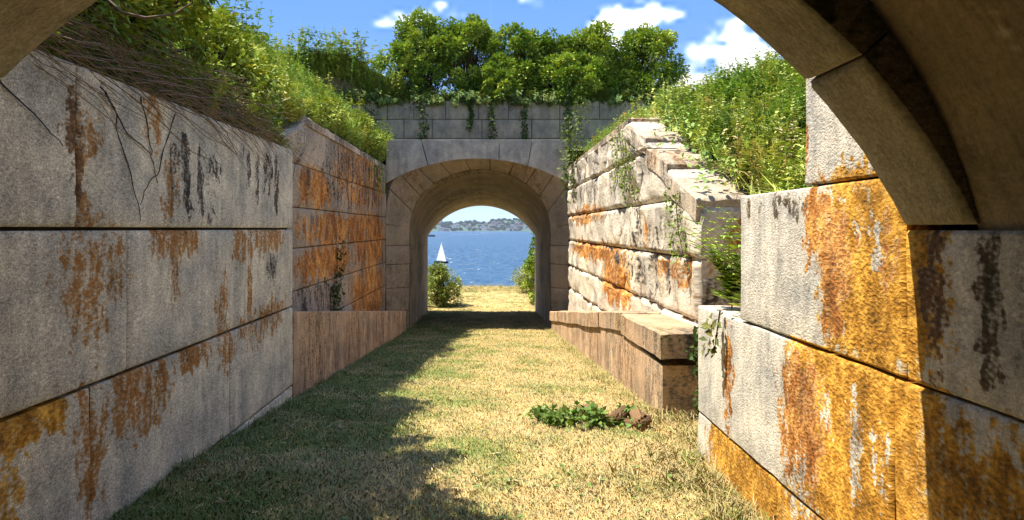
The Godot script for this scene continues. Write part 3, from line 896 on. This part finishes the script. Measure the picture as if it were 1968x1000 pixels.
# ---------------------------------------------------------------- grass
func make_lawn() -> void:
	var straw := Color(0.49, 0.39, 0.19)
	var green := Color(0.17, 0.22, 0.06)
	var tufts := [tuft_mesh(0.03, 14, 0.035, 0.0022, Color(1, 1, 1), Color(1.15, 1.1, 0.9)), tuft_mesh(0.022, 12, 0.05, 0.0028, Color(1, 1, 1), Color(1.15, 1.1, 0.9))]
	for v in 2:
		var xf := []
		var cols := []
		for k in 42000:
			var d := 3.4 + 33.0 * pow(R.randf(), 1.8)
			var x := R.randf_range(-2.0, 1.55)
			if d > 25.3: x = R.randf_range(-7.0, 7.0)
			var green_mix := 0.68 + 1.3 * N.get_noise_2d(x * 2.6 + 40, d * 2.0) + 0.9 * N.get_noise_2d(x * 9, d * 7) - (x + 0.75) * 0.34 - 0.4 * exp(-pow((x - 0.28) / 0.2, 2.0))  # blend from straw to green: patchy, greener towards the left, pale middle track
			if d > 25.0: green_mix += 0.1
			var c := straw.lerp(green, clampf(green_mix + R.randf_range(-0.35, 0.35), 0.0, 1.0))
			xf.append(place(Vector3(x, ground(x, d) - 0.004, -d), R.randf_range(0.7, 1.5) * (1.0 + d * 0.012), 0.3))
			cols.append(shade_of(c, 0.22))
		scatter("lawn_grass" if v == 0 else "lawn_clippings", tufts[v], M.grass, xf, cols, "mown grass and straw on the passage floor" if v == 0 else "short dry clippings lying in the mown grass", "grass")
	var xf4 := []
	var c4 := []
	for k in 520:
		var d := R.randf_range(3.6, 7.0)
		var x := 1.38 - absf(R.randfn()) * 0.22
		if d > 5.4: x += 0.3
		xf4.append(place(Vector3(x, ground(x, d) + 0.01, -d), R.randf_range(0.5, 1.3), 1.4))
		c4.append(straw.lerp(Color(0.30, 0.24, 0.13), R.randf()) if R.randf() < 0.8 else green)
	scatter("dry_litter", tuft_mesh(0.10, 8, 0.05, 0.003, Color(1, 1, 1), Color(1.1, 1.05, 0.9)), M.grass, xf4, c4, "dry weeds and litter at the foot of the golden wall", "litter")
	var xf5 := []
	var c5 := []
	var bit := arr()
	for k in 3:
		leaf(bit, Vector3(R.randf_range(-0.03, 0.03), 0.02, R.randf_range(-0.03, 0.03)), Vector3(R.randfn(), 0.2, R.randfn()).normalized(), Vector3.UP, 0.05, 0.017, Color(1, 1, 1))
	for k in 1100:
		var d := 3.6 + 14.0 * pow(R.randf(), 1.6)
		var x := R.randf_range(-1.95, 1.4)
		xf5.append(place(Vector3(x, ground(x, d) + 0.015, -d), R.randf_range(0.3, 0.8), 0.5))
		c5.append([Color(0.34, 0.24, 0.12), Color(0.16, 0.26, 0.07), Color(0.44, 0.37, 0.2), Color(0.2, 0.28, 0.1)][R.randi() % 4])
	scatter("fallen_leaves", commit(bit), M.leaf, xf5, c5, "fallen leaves and clover scattered over the lawn", "leaves")
	# long grass at the foot of the walls and along the sea edge of the lawn
	var xf2 := []
	var c2 := []
	var long := tuft_mesh(0.2, 14, 0.04, 0.004, Color(1, 1, 1), Color(1.2, 1.1, 0.9))
	for k in 2600:
		var side := R.randi() % 4
		var d := R.randf_range(3.4, 19.0)
		var x := 0.0
		match side:
			0: x = -1.96 + absf(R.randfn()) * 0.07
			1: x = (1.40 if d < 5.35 else 1.47) - absf(R.randfn()) * 0.08
			_:
				d = R.randf_range(33.0, 37.0); x = R.randf_range(-8, 8)
		if side == 1 and d > 5.35 and d < 7.1: x += R.randf() * 0.5
		xf2.append(place(Vector3(x, ground(x, d) - 0.01, -d), R.randf_range(0.4, 1.0) * (0.7 if side < 2 else 1.4), 0.3))
		c2.append(straw.lerp(green, clampf(R.randf() + (0.5 if side == 0 else 0.0), 0, 1)))
	scatter("edge_grass", long, M.grass, xf2, c2, "longer grass along the foot of the walls and lawn edge", "grass")

func make_banks() -> void:
	var gA := Color(0.21, 0.34, 0.07)
	var gB := Color(0.42, 0.50, 0.14)
	var grass := tuft_mesh(0.5, 16, 0.07, 0.006, Color(1, 1, 1), Color(1.2, 1.05, 0.8))
	var weed := weed_mesh(0.65, 22, 0.085, Color(1, 1, 1))
	var broad := weed_mesh(0.4, 18, 0.13, Color(1, 1, 1))
	var meshes := [grass, weed, broad]
	var names := ["meadow_grass", "meadow_weed", "meadow_herb"]
	for side in 2:
		for v in 3:
			var xf := []
			var cols := []
			var count: int = [4200, 6500, 4200][v]
			for k in count:
				var d := 2.6 + 22.6 * pow(R.randf(), 1.25)
				var x := 0.0
				var y := 0.0
				if side == 0:
					x = (-2.2 if d < 8.2 else -2.75) - pow(R.randf(), 1.4) * 6.0
					y = left_bank(x, d)
				else:
					x = 2.45 + pow(R.randf(), 1.3) * 6.5
					y = right_bank(x, d)
				if d > 23.3 and absf(x) < 3.0: continue
				var s := R.randf_range(0.5, 1.15)
				xf.append(place(Vector3(x, y - 0.03, -d), s, 0.35))
				var tint := gA.lerp(gB, clampf(0.5 + N.get_noise_2d(x * 3, d * 3) * 1.6, 0, 1))
				if v < 2 and R.randf() < 0.06: tint = Color(0.55, 0.46, 0.22)
				cols.append(shade_of(tint, 0.3))
			scatter(names[v], meshes[v], M.grass if v == 0 else M.leaf, xf, cols, ["long green grass", "tall leafy weeds", "broad leaved herbs"][v] + [" on the left bank above the shaded wall", " on the sunny right bank above the raked wall"][side], ["grass", "weeds", "herbs"][v])
	# more weeds along the crest at the left of the upper wall
	var xf3 := []
	var c3 := []
	for k in 3200:
		var x := R.randf_range(-9.0, -2.7)
		var d := R.randf_range(23.7, 25.2) if k % 5 < 3 else R.randf_range(18.5, 23.4)
		xf3.append(place(Vector3(x, left_bank(x, d) - 0.03, -d), R.randf_range(0.7, 1.6) * (1.8 if R.randf() < 0.04 else 1.0), 0.3))
		c3.append(shade_of(gA.lerp(gB, R.randf()), 0.25))
	scatter("crest_weed", weed, M.leaf, xf3, c3, "leafy weeds on the crest left of the hedge", "weeds")
	# dead stems hanging along the top of the near left wall
	var A := arr()
	for k in 420:
		var d := R.randf_range(2.7, 7.0)
		var hi := pow(R.randf(), 1.8)
		var p := Vector3(-1.99 - 0.3 * hi * R.randf_range(0.6, 1.2), 0.80 + 0.55 * hi, -d)
		var l := R.randf_range(0.5, 1.3)
		var dir := Vector3(R.randf_range(-0.2, 0.25), R.randf_range(-0.25, 0.25), -1.0).normalized()
		var pts := []
		for j in 5:
			var t := j / 4.0
			var q := p + dir * l * t + Vector3(0.05 * sin(t * 3.0 + k), -R.randf_range(0.08, 0.2) * t * t * l, 0)
			pts.append(q)
		tube(A, pts, R.randf_range(0.002, 0.006), 0.0015, 3, Color.WHITE * R.randf_range(0.6, 1.8))
	var o := solo("dead_stems", "tangle of dead brown stems drooping along the top of the shaded wall", "stems", commit(A), M.dry)
	o.set_meta("kind", "stuff")
	# bushes on the left bank
	var bA := Color(0.15, 0.23, 0.03)
	var bB := Color(0.32, 0.38, 0.06)
	shrub("bank_shrub", "big bright leafy bush on the left bank, overhanging the shaded wall", "shrub", Vector3(-2.75, 1.0, -5.6), Vector3(0.75, 1.9, 1.1), 90, 90, 0.07, bA, bB, "bushes on the left bank")
	shrub("bank_shrub", "tall bush beside the near arch, at the upper left", "shrub", Vector3(-2.75, 1.0, -4.55), Vector3(0.8, 2.2, 0.95), 120, 95, 0.065, bA, bB, "bushes on the left bank")
	shrub("bank_shrub", "yellow green bush at the end of the near left wall", "shrub", Vector3(-2.75, 0.85, -7.4), Vector3(0.65, 1.25, 0.8), 70, 80, 0.06, bA, bB, "bushes on the left bank")
	shrub("bank_shrub", "low bush spilling over the coping of the orange stained court wall", "shrub", Vector3(-3.0, 1.6, -13.6), Vector3(0.5, 0.6, 1.6), 60, 70, 0.06, bA, bB, "bushes on the left bank")
	shrub("bank_shrub", "leafy bush hanging at the left end of the gateway lintel", "shrub", Vector3(-3.0, 1.75, -17.6), Vector3(0.6, 0.75, 1.5), 60, 60, 0.08, bA, bB, "bushes on the left bank")

func make_hedge() -> void:
	var a := Color(0.13, 0.24, 0.03)
	var b := Color(0.38, 0.48, 0.08)
	var spots := [[-2.25, 24.9, 1.15, 3.1, "tallest bush of the hedge above the gateway, at its left end"], [-0.75, 25.0, 1.15, 3.0, "second hedge bush from the left above the gateway"], [0.75, 24.9, 1.1, 2.7, "round hedge bush above the middle of the gateway"],
		[2.1, 25.0, 1.05, 2.45, "hedge bush with the white cloud close above it"], [3.5, 24.8, 1.15, 2.7, "hedge bush right of the gateway in front of the big cloud"], [4.9, 24.9, 1.25, 2.65, "bush at the right end of the hedge"], [2.6, 24.1, 0.8, 1.5, "low pale bush in front of the hedge"], [0.3, 24.2, 0.6, 1.2, "small dark bush at the foot of the hedge"]]
	for s in spots:
		shrub("hedge_shrub", s[4], "shrub", Vector3(s[0], 3.85, -s[1]), Vector3(s[2], s[3] * 0.92, 0.95), 115, 130, 0.115, a, b, "hedge bushes above the gateway")

func hedge_foot() -> void:
	var xf := []
	var cols := []
	var m := weed_mesh(0.45, 20, 0.12, Color(1, 1, 1))
	for k in 1500:
		var x := R.randf_range(-4.5, 6.0)
		var d := R.randf_range(23.5, 24.1)
		xf.append(place(Vector3(x, 3.76, -d), R.randf_range(0.5, 1.3), 1.5))
		cols.append(shade_of(Color(0.16, 0.23, 0.06), 0.3))
	scatter("hedge_undergrowth", m, M.leaf, xf, cols, "dark undergrowth along the top of the upper wall", "undergrowth")

func strand(A: Dictionary, pts: Array, nrm: Vector3, per: int, ln: float, spread: float, col: Color) -> void:
	for k in pts.size() - 1:
		for j in per:
			var p: Vector3 = pts[k].lerp(pts[k + 1], R.randf()) + rdir() * spread + nrm * 0.02
			var d := (nrm * 0.6 + Vector3.DOWN * 0.5 + rdir() * 0.8).normalized()
			leaf(A, p, d, (nrm + Vector3.UP * 0.5).normalized(), ln * R.randf_range(0.6, 1.2), ln * 0.38, shade_of(col))

func make_wall_plants() -> void:
	var dk := Color(0.05, 0.085, 0.02)
	var br := Color(0.16, 0.23, 0.03)
	var mk := func(called: String, label: String, cat: String, at: Vector3, paths: Array, nrm: Vector3, per: int, ln: float, spread: float, col: Color, group := "") -> void:
		var t := thing(called, label, cat, at, group)
		var A := arr()
		var S := arr()
		for p in paths:
			strand(A, p, nrm, per, ln, spread, col)
			tube(S, p, 0.006, 0.003, 4)
		part(t, "foliage", commit(A), M.leaf)
		part(t, "stems", commit(S), M.bark)
	# ivy on the upper wall
	var Z := Vector3(0, 0, 1)
	var ux := [[-2.05, 2.2, 3.9, 0.14, "ivy trail hanging on the upper wall, widest and leftmost"], [-0.62, 3.0, 3.9, 0.06, "thin ivy trail on the upper wall left of centre"], [0.02, 2.1, 3.9, 0.10, "ivy trail on the upper wall above the keystone"], [1.0, 2.1, 3.6, 0.08, "ivy trail on the upper wall near its right joint"], [2.3, 2.3, 3.9, 0.12, "ivy trail at the right end of the upper wall"], [-3.6, 2.2, 3.9, 0.2, "ivy mass at the left end of the upper wall"]]
	for u in ux:
		mk.call("ivy_trail", u[4], "ivy", Vector3(u[0], u[1], -23.45), [[Vector3(u[0], u[2], -23.44), Vector3(u[0] + 0.06, (u[1] + u[2]) / 2, -23.44), Vector3(u[0] - 0.03, u[1], -23.44)]], Z, 90, 0.09, u[3], dk, "ivy on the upper wall")
	# ivy on the stained court wall
	mk.call("ivy_trail", "dark ivy climbing the orange stained court wall above the plinth", "ivy", Vector3(-2.58, -1.4, -13), [[Vector3(-2.57, -1.35, -13.0), Vector3(-2.57, -0.8, -13.1), Vector3(-2.57, -0.2, -13.2)], [Vector3(-2.57, -1.35, -12.8), Vector3(-2.57, -0.9, -12.7)]], Vector3.RIGHT, 60, 0.08, 0.09, dk)
	mk.call("hanging_weed", "sprig hanging from the coping of the orange stained wall", "weed", Vector3(-2.5, 1.5, -17), [[Vector3(-2.55, 1.6, -17.0), Vector3(-2.4, 1.2, -16.6), Vector3(-2.35, 0.8, -16.4)]], Vector3.RIGHT, 40, 0.09, 0.1, br)
	# weeds rooted in the sunlit court wall
	mk.call("hanging_weed", "yellow green weed growing down the rough sunlit court wall", "weed", Vector3(1.9, 0.4, -10.6), [[Vector3(1.9, 1.55, -11.6), Vector3(1.86, 1.0, -11.0), Vector3(1.9, 0.5, -10.4)], [Vector3(1.9, 1.3, -11.0), Vector3(1.85, 0.8, -10.5), Vector3(1.9, 0.35, -10.2)], [Vector3(1.9, 0.9, -11.4), Vector3(1.85, 0.6, -10.9)]], Vector3.LEFT, 110, 0.05, 0.12, br)
	mk.call("hanging_weed", "green creeper spilling over the wall beside the gateway's right end", "weed", Vector3(1.9, 0.6, -18.4), [[Vector3(2.0, 2.6, -18.6), Vector3(1.82, 2.0, -18.4), Vector3(1.85, 1.2, -18.3)], [Vector3(2.2, 3.0, -18.0), Vector3(1.9, 1.9, -17.4), Vector3(1.88, 1.5, -17.2)], [Vector3(1.9, 1.5, -18.0), Vector3(1.88, 0.7, -17.8)]], Vector3.LEFT, 130, 0.09, 0.2, Color(0.11, 0.16, 0.04))
	mk.call("hanging_weed", "sprigs on the raked end of the sunlit court wall", "weed", Vector3(1.9, -0.3, -7.9), [[Vector3(1.9, 0.35, -8.0), Vector3(1.88, 0.0, -7.8), Vector3(1.9, -0.35, -7.6)]], Vector3.LEFT, 110, 0.045, 0.09, br)
	var spill := [[10.6, 1.45], [10.0, 1.25], [9.3, 1.0], [8.7, 0.75], [8.1, 0.55], [7.6, 0.4]]
	for k in spill.size():
		var sp0: Array = spill[k]
		mk.call("spilling_weed", "%s of the green weeds spilling over the raked coping" % ["highest", "second highest", "third highest", "third lowest", "second lowest", "lowest"][k], "weed", Vector3(2.45, sp0[1], -sp0[0]), [[Vector3(2.7, sp0[1] + 0.2, -sp0[0]), Vector3(2.4, sp0[1] + 0.15, -sp0[0] + 0.1), Vector3(2.2 - 0.1 * (k % 3), sp0[1] + 0.08, -sp0[0] + 0.2)]], Vector3(-0.5, 0.8, 0.2), 45, 0.07, 0.14, Color(0.22, 0.32, 0.08), "weeds on the raked coping")
	# ivy between bench and wall
	mk.call("ivy_trail", "dark ivy hanging in the gap beside the bench end", "ivy", Vector3(1.88, -1.5, -6.95), [[Vector3(1.80, -0.85, -6.68), Vector3(1.80, -1.2, -6.65), Vector3(1.78, -1.55, -6.65)], [Vector3(1.72, -1.0, -6.68), Vector3(1.82, -1.3, -6.6)]], Z, 45, 0.06, 0.06, dk)
	# ferns on the step of the golden wall
	var ft := [[1.56, 4.6, 0.62], [1.70, 4.9, 0.72], [1.58, 5.1, 0.6], [1.85, 4.75, 0.8]]
	var fl := ["fern nearest the golden wall on its stepped stone", "tall fern in the middle of the stepped stone", "small fern at the outer end of the stepped stone", "fern at the back of the stepped stone"]
	for k in ft.size():
		var f: Array = ft[k]
		var at := Vector3(f[0], -0.53, -f[1])
		var fern := thing("fern", fl[k], "fern", at, "ferns on the stepped stone")
		for q in 18:
			var A := arr()
			var spine := [at]
			var a := R.randf() * TAU
			var o := Vector3(cos(a), 0, sin(a))
			var h: float = f[2] * R.randf_range(0.6, 1.25)
			var prev := at
			for j in range(1, 10):
				var t := j / 9.0
				var p := at + Vector3.UP * h * (t * 1.25 - 0.45 * t * t) + o * h * 0.55 * t * t
				var side := o.cross(Vector3.UP)
				spine.append(p)
				for sg in [-1.0, 1.0]:
					leaf(A, p, ((p - prev).normalized() * 0.5 + side * sg + rdir() * 0.15).normalized(), Vector3.UP, 0.15 * (1.15 - t), 0.022, shade_of(Color(0.30, 0.42, 0.07)))
				prev = p
			tube(A, spine, 0.004, 0.002, 3, Color(0.2, 0.28, 0.06))
			part(fern, "frond", commit(A), M.leaf)
	# leaves hanging below the ferns
	mk.call("hanging_weed", "dry leaves hanging below the ferns on the golden wall", "weed", Vector3(1.38, -0.9, -4.75), [[Vector3(1.40, -0.5, -4.75), Vector3(1.37, -0.75, -4.77)]], Vector3.LEFT, 30, 0.06, 0.04, Color(0.14, 0.16, 0.05))
	# torn up ivy clump on the lawn and its clods
	var A2 := arr()
	var c0 := Vector3(0.78, 0, -6.55)
	for k in 900:
		var x := 0.80 + R.randf_range(-0.42, 0.42) + R.randfn() * 0.06
		var d := 6.5 + R.randfn() * 0.14
		if N.get_noise_2d(x * 9, d * 9) < -0.12: continue
		leaf(A2, Vector3(x, ground(x, d) + R.randf() * 0.12 * (1.0 + N.get_noise_2d(x * 6.0, 3.0)), -d), (rdir() + Vector3.UP * 0.4).normalized(), (Vector3.UP + rdir() * 0.5).normalized(), R.randf_range(0.04, 0.08), R.randf_range(0.016, 0.03), shade_of(Color(0.13, 0.22, 0.05)))
	var clump := thing("ivy_clump", "torn up clump of green ivy lying on the sunny lawn", "ivy", c0 + Vector3(0, ground(0.78, 6.55), 0))
	part(clump, "foliage", commit(A2), M.leaf).set_meta("kind", "stuff")
	for k in 3:
		var sp := SphereMesh.new()
		sp.radius = 0.5; sp.height = 1.0; sp.radial_segments = 28; sp.rings = 16
		var md := sp.get_mesh_arrays()
		var vv: PackedVector3Array = md[Mesh.ARRAY_VERTEX]
		for j in vv.size():
			vv[j] *= (0.9 + 1.1 * N.get_noise_3dv(vv[j] * 6.0 + Vector3.ONE * k * 5) + 0.7 * N.get_noise_3dv(vv[j] * 17.0 + Vector3.ONE * k)) * Vector3(0.2, 0.15, 0.16)
		md[Mesh.ARRAY_VERTEX] = vv
		var am := ArrayMesh.new()
		am.add_surface_from_arrays(Mesh.PRIMITIVE_TRIANGLES, md)
		var px: float = [0.86, 1.06, 1.22][k]
		var pd: float = [6.72, 6.55, 6.35][k]
		solo("soil_clod", ["upright brown clod of soil in the ivy clump", "flat clod of soil right of the ivy clump", "small clod of soil nearest the bench"][k], "soil", am, M.clod, Vector3(px, ground(px, pd) + 0.05, -pd), "clods of soil on the lawn").rotation = Vector3(0.4 * k, 1.1 * k, 0.9 - 0.5 * k)
	# dry vines and twigs on the near left wall
	var vines := [[[3.98, 0.70], [4.10, 0.58], [4.28, 0.30], [4.38, 0.11], [4.40, 0.03]], [[3.94, 0.72], [4.2, 0.55], [4.5, 0.42], [4.66, 0.25]], [[4.85, 0.70], [4.62, 0.35], [4.42, 0.2], [4.38, 0.13]], [[3.05, 0.62], [3.35, 0.5], [3.62, 0.35]], [[4.4, 0.75], [4.52, 0.5], [4.62, 0.35]]]
	var vl := ["longest dark dry vine hanging on the shaded granite wall", "dry vine slanting down right across the shaded wall", "dry vine crossing the longest vine on the shaded wall", "thin dry vine on the block nearest the near arch", "short faint dry vine between the hanging vines"]
	for k in vines.size():
		var T := arr()
		var pts := []
		for j in vines[k].size() - 1:
			for q in 6:
				var a := Vector2(vines[k][j][0], vines[k][j][1]).lerp(Vector2(vines[k][j + 1][0], vines[k][j + 1][1]), q / 6.0)
				pts.append(Vector3(-1.968 + 0.02 * N.get_noise_2d(a.x * 20, k), a.y + 0.03 * N.get_noise_2d(a.y * 12, k * 9), -a.x + 0.05 * N.get_noise_2d(a.y * 10, k * 5 + 3)))
		tube(T, pts, 0.0045, 0.002, 5, Color(0.25, 0.24, 0.24))
		solo("dry_vine", vl[k], "vine", commit(T), M.dry, Vector3.ZERO, "dry vines on the shaded wall")
	var T2 := arr()
	tube(T2, [Vector3(-2.1, 1.25, -3.6), Vector3(-1.78, 1.07, -3.6), Vector3(-1.70, 1.0, -3.6), Vector3(-1.60, 0.98, -3.62), Vector3(-1.48, 1.0, -3.64), Vector3(-1.40, 1.06, -3.66)], 0.008, 0.004, 6, Color(2.6, 2.5, 2.3))
	solo("bare_twig", "pale curved bare twig sticking out at the top of the left bank", "twig", commit(T2), M.dry)
	# bushes outside the sea end of the tunnel
	shrub("sea_shrub", "pale green bush outside the tunnel mouth, on the left", "shrub", Vector3(-1.75, -2.75, -27.6), Vector3(0.72, 1.3, 0.8), 80, 80, 0.08, Color(0.2, 0.27, 0.07), Color(0.36, 0.42, 0.13), "bushes by the tunnel mouth")
	shrub("sea_shrub", "tall bright bush outside the tunnel mouth, on the right", "shrub", Vector3(2.0, -2.7, -28.5), Vector3(0.7, 2.9, 0.8), 80, 80, 0.1, Color(0.16, 0.28, 0.03), Color(0.32, 0.42, 0.07), "bushes by the tunnel mouth")
	shrub("sea_shrub", "low bush at the lawn edge, below the tall right bush", "shrub", Vector3(2.1, -2.65, -33.0), Vector3(1.0, 1.1, 0.9), 60, 60, 0.09, Color(0.2, 0.25, 0.06), Color(0.34, 0.38, 0.1), "bushes by the tunnel mouth")

# ---------------------------------------------------------------- sea and far shore
func make_sea() -> void:
	var wx := [-6000.0, -1200.0, -300.0, -120.0]
	wx.append_array(steps(-80.0, 80.0, 1.6))
	wx.append_array([120.0, 300.0, 1200.0, 6000.0])
	var wd := [46.0, 110.0]
	var dd := 140.0
	while dd < 900.0:
		wd.append(dd)
		dd += 1.2 + dd * 0.006
	wd.append_array([1000.0, 1200.0, 1500.0, 2000.0, 3000.0, 4500.0, 9000.0])
	var waves := func(x: float, d: float) -> float: return -14.0 + (1.0 - smoothstep(500.0, 880.0, d)) * (1.0 - smoothstep(60.0, 80.0, absf(x))) * smoothstep(110.0, 150.0, d) * ( 0.42 * N.get_noise_2d(x * 0.55, d * 0.9) + 0.25 * N.get_noise_2d(x * 1.7 + 50.0, d * 2.2))
	var f := FastNoiseLite.new()
	f.seed = 4
	f.frequency = 0.02
	f.fractal_octaves = 4
	var im := f.get_seamless_image(512, 512)
	im.convert(Image.FORMAT_L8)
	var wm := mat(Color(0.17, 0.30, 0.40), 0.35)
	wm.metallic_specular = 0.5
	wm.uv1_triplanar = true
	wm.uv1_world_triplanar = true
	wm.uv1_scale = Vector3(0.03, 0.03, 0.06)
	wm.heightmap_enabled = true
	wm.heightmap_texture = ImageTexture.create_from_image(im)
	wm.heightmap_scale = 45.0
	setting("water", field(waves, wx, wd, 40.0), wm)
	# far shore
	var D := 4400.0
	var h := func(x: float, d: float) -> float:
		var t := clampf((d - D) / 500.0, 0.0, 1.0)
		return -15.0 + smoothstep(0.0, 1.0, t) * (50.0 + 26.0 * N.get_noise_2d(x * 0.02, 3.0) + 14.0 * smoothstep(-150.0, 250.0, x)) + 4.0 * minf(1.0, t * 8.0)
	setting("hills", field(h, steps(-1600, 1600, 40), steps(D - 30, D + 900, 60), 200.0), mat(Color(0.30, 0.38, 0.30), 1.0))
	var wallc := [Color(0.85, 0.83, 0.80), Color(0.62, 0.48, 0.44), Color(0.70, 0.70, 0.74), Color(0.52, 0.42, 0.40)]
	var wms := []
	for c in wallc: wms.append(mat(c, 0.9))
	var rm := mat(Color(0.36, 0.34, 0.36), 0.9)
	for k in 90:
		var x := R.randf_range(-560, 520)
		var d: float = D + 5.0 + 330.0 * pow(R.randf(), 1.3)
		var y: float = h.call(x, d)
		var w := R.randf_range(12, 34)
		var hh := R.randf_range(9, 16)
		var at := Vector3(x, y, -d)
		var pale := k % 4
		var t := thing("far_house", ["small white house on the far shore across the water", "small brick red house on the far shore across the water", "small pale grey house on the far shore across the water", "small brown house on the far shore across the water"][pale], "house", at, "houses on the far shore")
		var B := arr()
		boxy(B, at + Vector3(0, hh / 2 - 1, 0), Vector3(w, hh + 2, 12))
		part(t, "wall", commit(B), wms[pale])
		var C := arr()
		var y0 := y + hh
		quad(C, [Vector3(x - w / 2, y0, -d + 6.5), Vector3(x + w / 2, y0, -d + 6.5), Vector3(x + w / 2, y0 + 5, -d), Vector3(x - w / 2, y0 + 5, -d)], Vector3(0, 0.8, 0.6))
		quad(C, [Vector3(x - w / 2, y0, -d - 6.5), Vector3(x + w / 2, y0, -d - 6.5), Vector3(x + w / 2, y0 + 5, -d), Vector3(x - w / 2, y0 + 5, -d)], Vector3(0, 0.8, -0.6))
		part(t, "roof", commit(C), rm)
	var ball := arr()
	for k in 60:
		leaf(ball, rdir() * 0.4 * Vector3(1, 0.8, 1), rdir(), rdir(), 0.6, 0.25, shade_of(Color(1, 1, 1), 0.3))
	var xf := []
	var cols := []
	for k in 520:
		var x := R.randf_range(-900, 900)
		var d: float = D + 20.0 + 520.0 * pow(R.randf(), 0.8)
		xf.append(Transform3D(Basis().scaled(Vector3.ONE * R.randf_range(10, 20)), Vector3(x, h.call(x, d) + 4.0, -d)))
		cols.append(shade_of(Color(0.055, 0.085, 0.05), 0.3))
	scatter("far_trees", commit(ball), M.leaf, xf, cols, "trees between the houses on the far shore", "trees")
	# boats
	var s := thing("sailboat", "small sailboat with white sails on the blue water", "sailboat", Vector3(-20.0, -14.0, -318))
	var c := Vector3(-20.0, -14.0, -318)
	var H := arr()
	var secs := []
	for k in 9:
		var t := k / 8.0
		var hw := 0.95 * sin(clampf(t * 1.15 + 0.25, 0, PI) * 0.98) * (1.0 - pow(t, 4.0) * 0.9)
		secs.append([-2.7 + 5.6 * t, hw])
	for k in 8:
		for sg in [-1.0, 1.0]:
			var a: Array = secs[k]
			var b: Array = secs[k + 1]
			quad(H, [c + Vector3(a[0], 0.75, sg * a[1]), c + Vector3(b[0], 0.8, sg * b[1]), c + Vector3(b[0], -0.3, sg * b[1] * 0.6), c + Vector3(a[0], -0.3, sg * a[1] * 0.6)], Vector3(0, -0.2, sg).normalized())
		quad(H, [c + Vector3(secs[k][0], 0.76, -secs[k][1]), c + Vector3(secs[k + 1][0], 0.81, -secs[k + 1][1]), c + Vector3(secs[k + 1][0], 0.81, secs[k + 1][1]), c + Vector3(secs[k][0], 0.76, secs[k][1])], Vector3.UP)
	part(s, "hull", commit(H), mat(Color(0.14, 0.15, 0.19), 0.4))
	var K := arr()
	boxy(K, c + Vector3(-0.4, 1.05, 0), Vector3(2.0, 0.5, 1.1))
	part(s, "cabin", commit(K), mat(Color(0.85, 0.85, 0.85), 0.5))
	var P := arr()
	tube(P, [c + Vector3(0.4, 0.7, 0), c + Vector3(0.4, 8.8, 0)], 0.07, 0.05, 6)
	tube(P, [c + Vector3(0.4, 0.95, 0), c + Vector3(-1.8, 1.0, 1.6)], 0.05, 0.04, 6)
	part(s, "mast", commit(P), mat(Color(0.8, 0.8, 0.8), 0.5))
	var sails := [["mainsail", Vector3(0.3, 1.0, 0), Vector3(-2.5, 1.1, 0.1), Vector3(0.3, 8.6, 0)], ["jib", Vector3(2.8, 0.8, 0), Vector3(0.7, 0.9, 0.35), Vector3(0.5, 7.4, 0)]]
	for sl in sails:
		var G := arr()
		var n := 7
		for j in n + 1:
			for i in n + 1:
				var u := float(i) / n
				var v := float(j) / n
				var p: Vector3 = sl[1].lerp(sl[2], u).lerp(sl[3], v) + Vector3(0, 0, 0.5 * sin(u * PI) * (1 - v))
				G.v.append(c + p.rotated(Vector3.UP, -0.7)); G.n.append(Vector3(-0.6, 0.15, 0.75).normalized())
		for j in n:
			for i in n:
				var q := j * (n + 1) + i
				tri(G, q, q + 1, q + n + 2, Vector3(0, 0, 1))
				tri(G, q, q + n + 2, q + n + 1, Vector3(0, 0, 1))
		part(s, sl[0], commit(G), M.sail if M.has("sail") else sail_mat())
	for m in [[-15.0, 1900.0, 34.0, "white motor boat with a long wake in mid channel"], [38.0, 2600.0, 30.0, "white motor boat close to the far shore, right of centre"]]:
		var at := Vector3(m[0], -14.0, -m[1])
		var t := thing("motor_boat", m[3], "motor boat", at)
		var B := arr()
		quad(B, [at + Vector3(-9, 2, 2.5), at + Vector3(11, 2.6, 0), at + Vector3(8, -0.5, 0), at + Vector3(-9, -0.5, 2)], Vector3(0, 0, 1))
		quad(B, [at + Vector3(-9, 2, -2.5), at + Vector3(11, 2.6, 0), at + Vector3(8, -0.5, 0), at + Vector3(-9, -0.5, -2)], Vector3(0, 0, -1))
		quad(B, [at + Vector3(-9, 2, -2.5), at + Vector3(11, 2.6, 0), at + Vector3(11, 2.6, 0.01), at + Vector3(-9, 2, 2.5)], Vector3.UP)
		part(t, "hull", commit(B), mat(Color(0.92, 0.92, 0.92), 0.5))
		var C2 := arr()
		boxy(C2, at + Vector3(-1, 3.4, 0), Vector3(8, 2.6, 3.4))
		part(t, "cabin", commit(C2), mat(Color(0.9, 0.9, 0.92), 0.5))
		var Wk := arr()
		boxy(Wk, at + Vector3(-9 - m[2], 0.2, 0), Vector3(m[2] * 2, 0.8, 5))
		part(t, "wake", commit(Wk), mat(Color(0.92, 0.95, 0.97), 0.9))
	var bt := Vector3(-112.0, -14.0, -1400.0)
	var brg := thing("barge", "low dark barge on the water at the left side of the opening", "barge", bt)
	var bb := arr()
	boxy(bb, bt + Vector3(0, 1.2, 0), Vector3(26, 3.4, 8))
	part(brg, "hull", commit(bb), mat(Color(0.16, 0.20, 0.28), 0.7))
	var bd := arr()
	boxy(bd, bt + Vector3(-8, 4.0, 0), Vector3(5, 2.2, 5))
	part(brg, "deckhouse", commit(bd), mat(Color(0.28, 0.31, 0.38), 0.7))

func sail_mat() -> StandardMaterial3D:
	var m := mat(Color(0.95, 0.95, 0.95), 0.8)
	m.cull_mode = BaseMaterial3D.CULL_DISABLED
	m.backlight_enabled = true
	m.backlight = Color(0.7, 0.7, 0.7)
	M.sail = m
	return m
